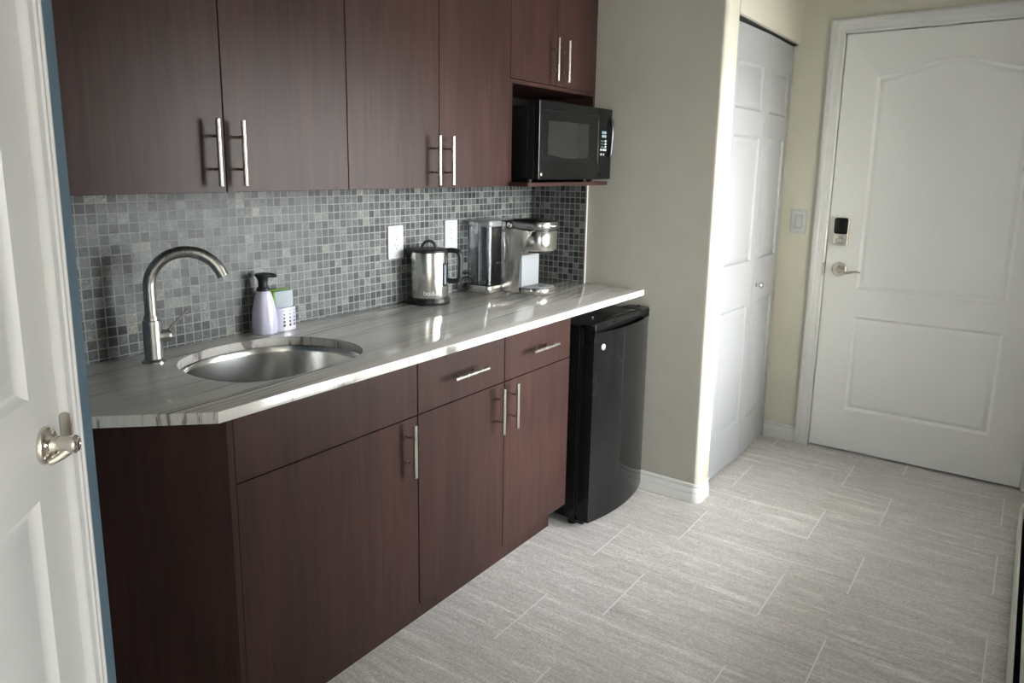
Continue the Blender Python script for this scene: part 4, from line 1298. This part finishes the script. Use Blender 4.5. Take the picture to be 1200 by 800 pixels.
# ------------------------------------------------------------------ baseboard heater
ht = thing('baseboard_heater', 'cream electric baseboard heater along the floor at the right edge', 'heater', (-0.6, -2.045, 0))
hx0, hx1 = -1.4, 0.500
bm = bmesh.new()
def xprism(bm, prof, x0, x1):
    a = [bm.verts.new((x0, y, z)) for y, z in prof]; b = [bm.verts.new((x1, y, z)) for y, z in prof]
    bm.faces.new(a[::-1]); bm.faces.new(b); ring_faces(bm, a, b)
xprism(bm, [(-2.003, 0.022), (-2.003, 0.118), (-2.0055, 0.126), (-2.011, 0.128), (-2.0115, 0.126), (-2.0065, 0.122), (-2.005, 0.117), (-2.005, 0.022)], hx0 + 0.05, hx1 - 0.045)
obj('front_panel', bm, M['heater'], ht, smooth=40)
bm = bmesh.new()
xprism(bm, [(-2.0845, 0.002), (-2.0825, 0.002), (-2.0825, 0.150), (-2.0235, 0.1495), (-2.0235, 0.1515), (-2.0845, 0.154)], hx0 + 0.05, hx1 - 0.045)
obj('back_plate', bm, M['heater'], ht)
for a, b in ((hx0, hx0 + 0.05), (hx1 - 0.045, hx1)):
    bm = bmesh.new()
    xprism(bm, [(-2.0845, 0.0), (-2.002, 0.0), (-2.002, 0.120), (-2.004, 0.135), (-2.012, 0.1465), (-2.024, 0.152), (-2.0845, 0.155)], a + (0.0005 if a > 0 else 0), b - (0.0005 if a < 0 else 0))
    obj('end_cap', bm, M['heater'], ht, smooth=40)
bm = bmesh.new()
k = 0
x = hx0 + 0.06
tube(bm, [(hx0 + 0.06, -2.045, 0.07), (hx1 - 0.05, -2.045, 0.07)], 0.007, 10)
while x < hx1 - 0.06:
    box(bm, x, x + 0.0008, -2.07, -2.015, 0.04, 0.105)
    x += 0.009
obj('heating_element', bm, M['fin'], ht)

# ------------------------------------------------------------------ light
w = bpy.data.worlds.new('World'); bpy.context.scene.world = w; w.use_nodes = True
nt = w.node_tree
bg = nt.nodes['Background']
tc = nt.nodes.new('ShaderNodeTexCoord'); sx_ = nt.nodes.new('ShaderNodeSeparateXYZ')
nt.links.new(tc.outputs['Generated'], sx_.inputs[0])
cr = nt.nodes.new('ShaderNodeValToRGB')
mr = nt.nodes.new('ShaderNodeMapRange'); mr.inputs[1].default_value = -1; mr.inputs[2].default_value = 1
nt.links.new(sx_.outputs[2], mr.inputs[0]); nt.links.new(mr.outputs[0], cr.inputs[0])
e = cr.color_ramp.elements
e[0].position = 0.0; e[0].color = (0.36, 0.34, 0.32, 1)
e[1].position = 0.47; e[1].color = (0.50, 0.49, 0.47, 1)
q = e.new(0.52); q.color = (1.0, 0.99, 0.985, 1)
q = e.new(1.0); q.color = (0.84, 0.92, 1.0, 1)
nt.links.new(cr.outputs[0], bg.inputs[0])
bg.inputs[1].default_value = 18.0
def portal(x0, x1, y, z0, z1):
    l = bpy.data.lights.new('window_portal', 'AREA'); l.shape = 'RECTANGLE'; l.size = x1 - x0; l.size_y = z1 - z0
    l.cycles.is_portal = True
    o = bpy.data.objects.new('window_portal', l); C.objects.link(o)
    o.location = ((x0 + x1) / 2, y, (z0 + z1) / 2); o.rotation_euler = (R(90), 0, 0)   # -Z axis -> +y
portal(WX0, WX1, YR - 0.12, WZ0, WZ1)
portal(LX0, LX1, -5.28, LZ0, LZ1)
l = bpy.data.lights.new('window_portal', 'AREA'); l.shape = 'RECTANGLE'; l.size = FY1 - FY0; l.size_y = FZ1 - FZ0; l.cycles.is_portal = True
o = bpy.data.objects.new('window_portal', l); C.objects.link(o)
o.location = (-6.18, (FY0 + FY1) / 2, (FZ0 + FZ1) / 2); o.rotation_euler = (R(90), 0, R(-90))

# ------------------------------------------------------------------ camera
cam = bpy.data.cameras.new('camera'); co = bpy.data.objects.new('camera', cam); C.objects.link(co)
yaw, pit, rol = R(36.546), R(-10.6087), R(0.6317)
fw = Vector((math.cos(pit) * math.cos(yaw), math.cos(pit) * math.sin(yaw), math.sin(pit)))
rt = Vector((math.sin(yaw), -math.cos(yaw), 0)); up = rt.cross(fw)
r2 = rt * math.cos(rol) + up * math.sin(rol); u2 = -rt * math.sin(rol) + up * math.cos(rol)
m = Matrix.Identity(4)
m.col[0][:3] = r2[:]; m.col[1][:3] = u2[:]; m.col[2][:3] = (-fw)[:]
m.translation = (-2.8697, -1.9211, 1.4071)
co.matrix_world = m
cam.sensor_width = 36; cam.lens = 851.1 / 1200 * 36
cam.shift_x = 20.38 / 1200; cam.shift_y = -43.0 / 1200
cam.clip_start = 0.02
sc_ = bpy.context.scene
sc_.camera = co
sc_.view_settings.view_transform = 'Standard'; sc_.view_settings.look = 'None'
sc_.view_settings.exposure = 1.22; sc_.view_settings.gamma = 1.0; sc_.view_settings.use_curve_mapping = False
sc_.cycles.max_bounces = 12; sc_.cycles.transparent_max_bounces = 16; sc_.cycles.diffuse_bounces = 6
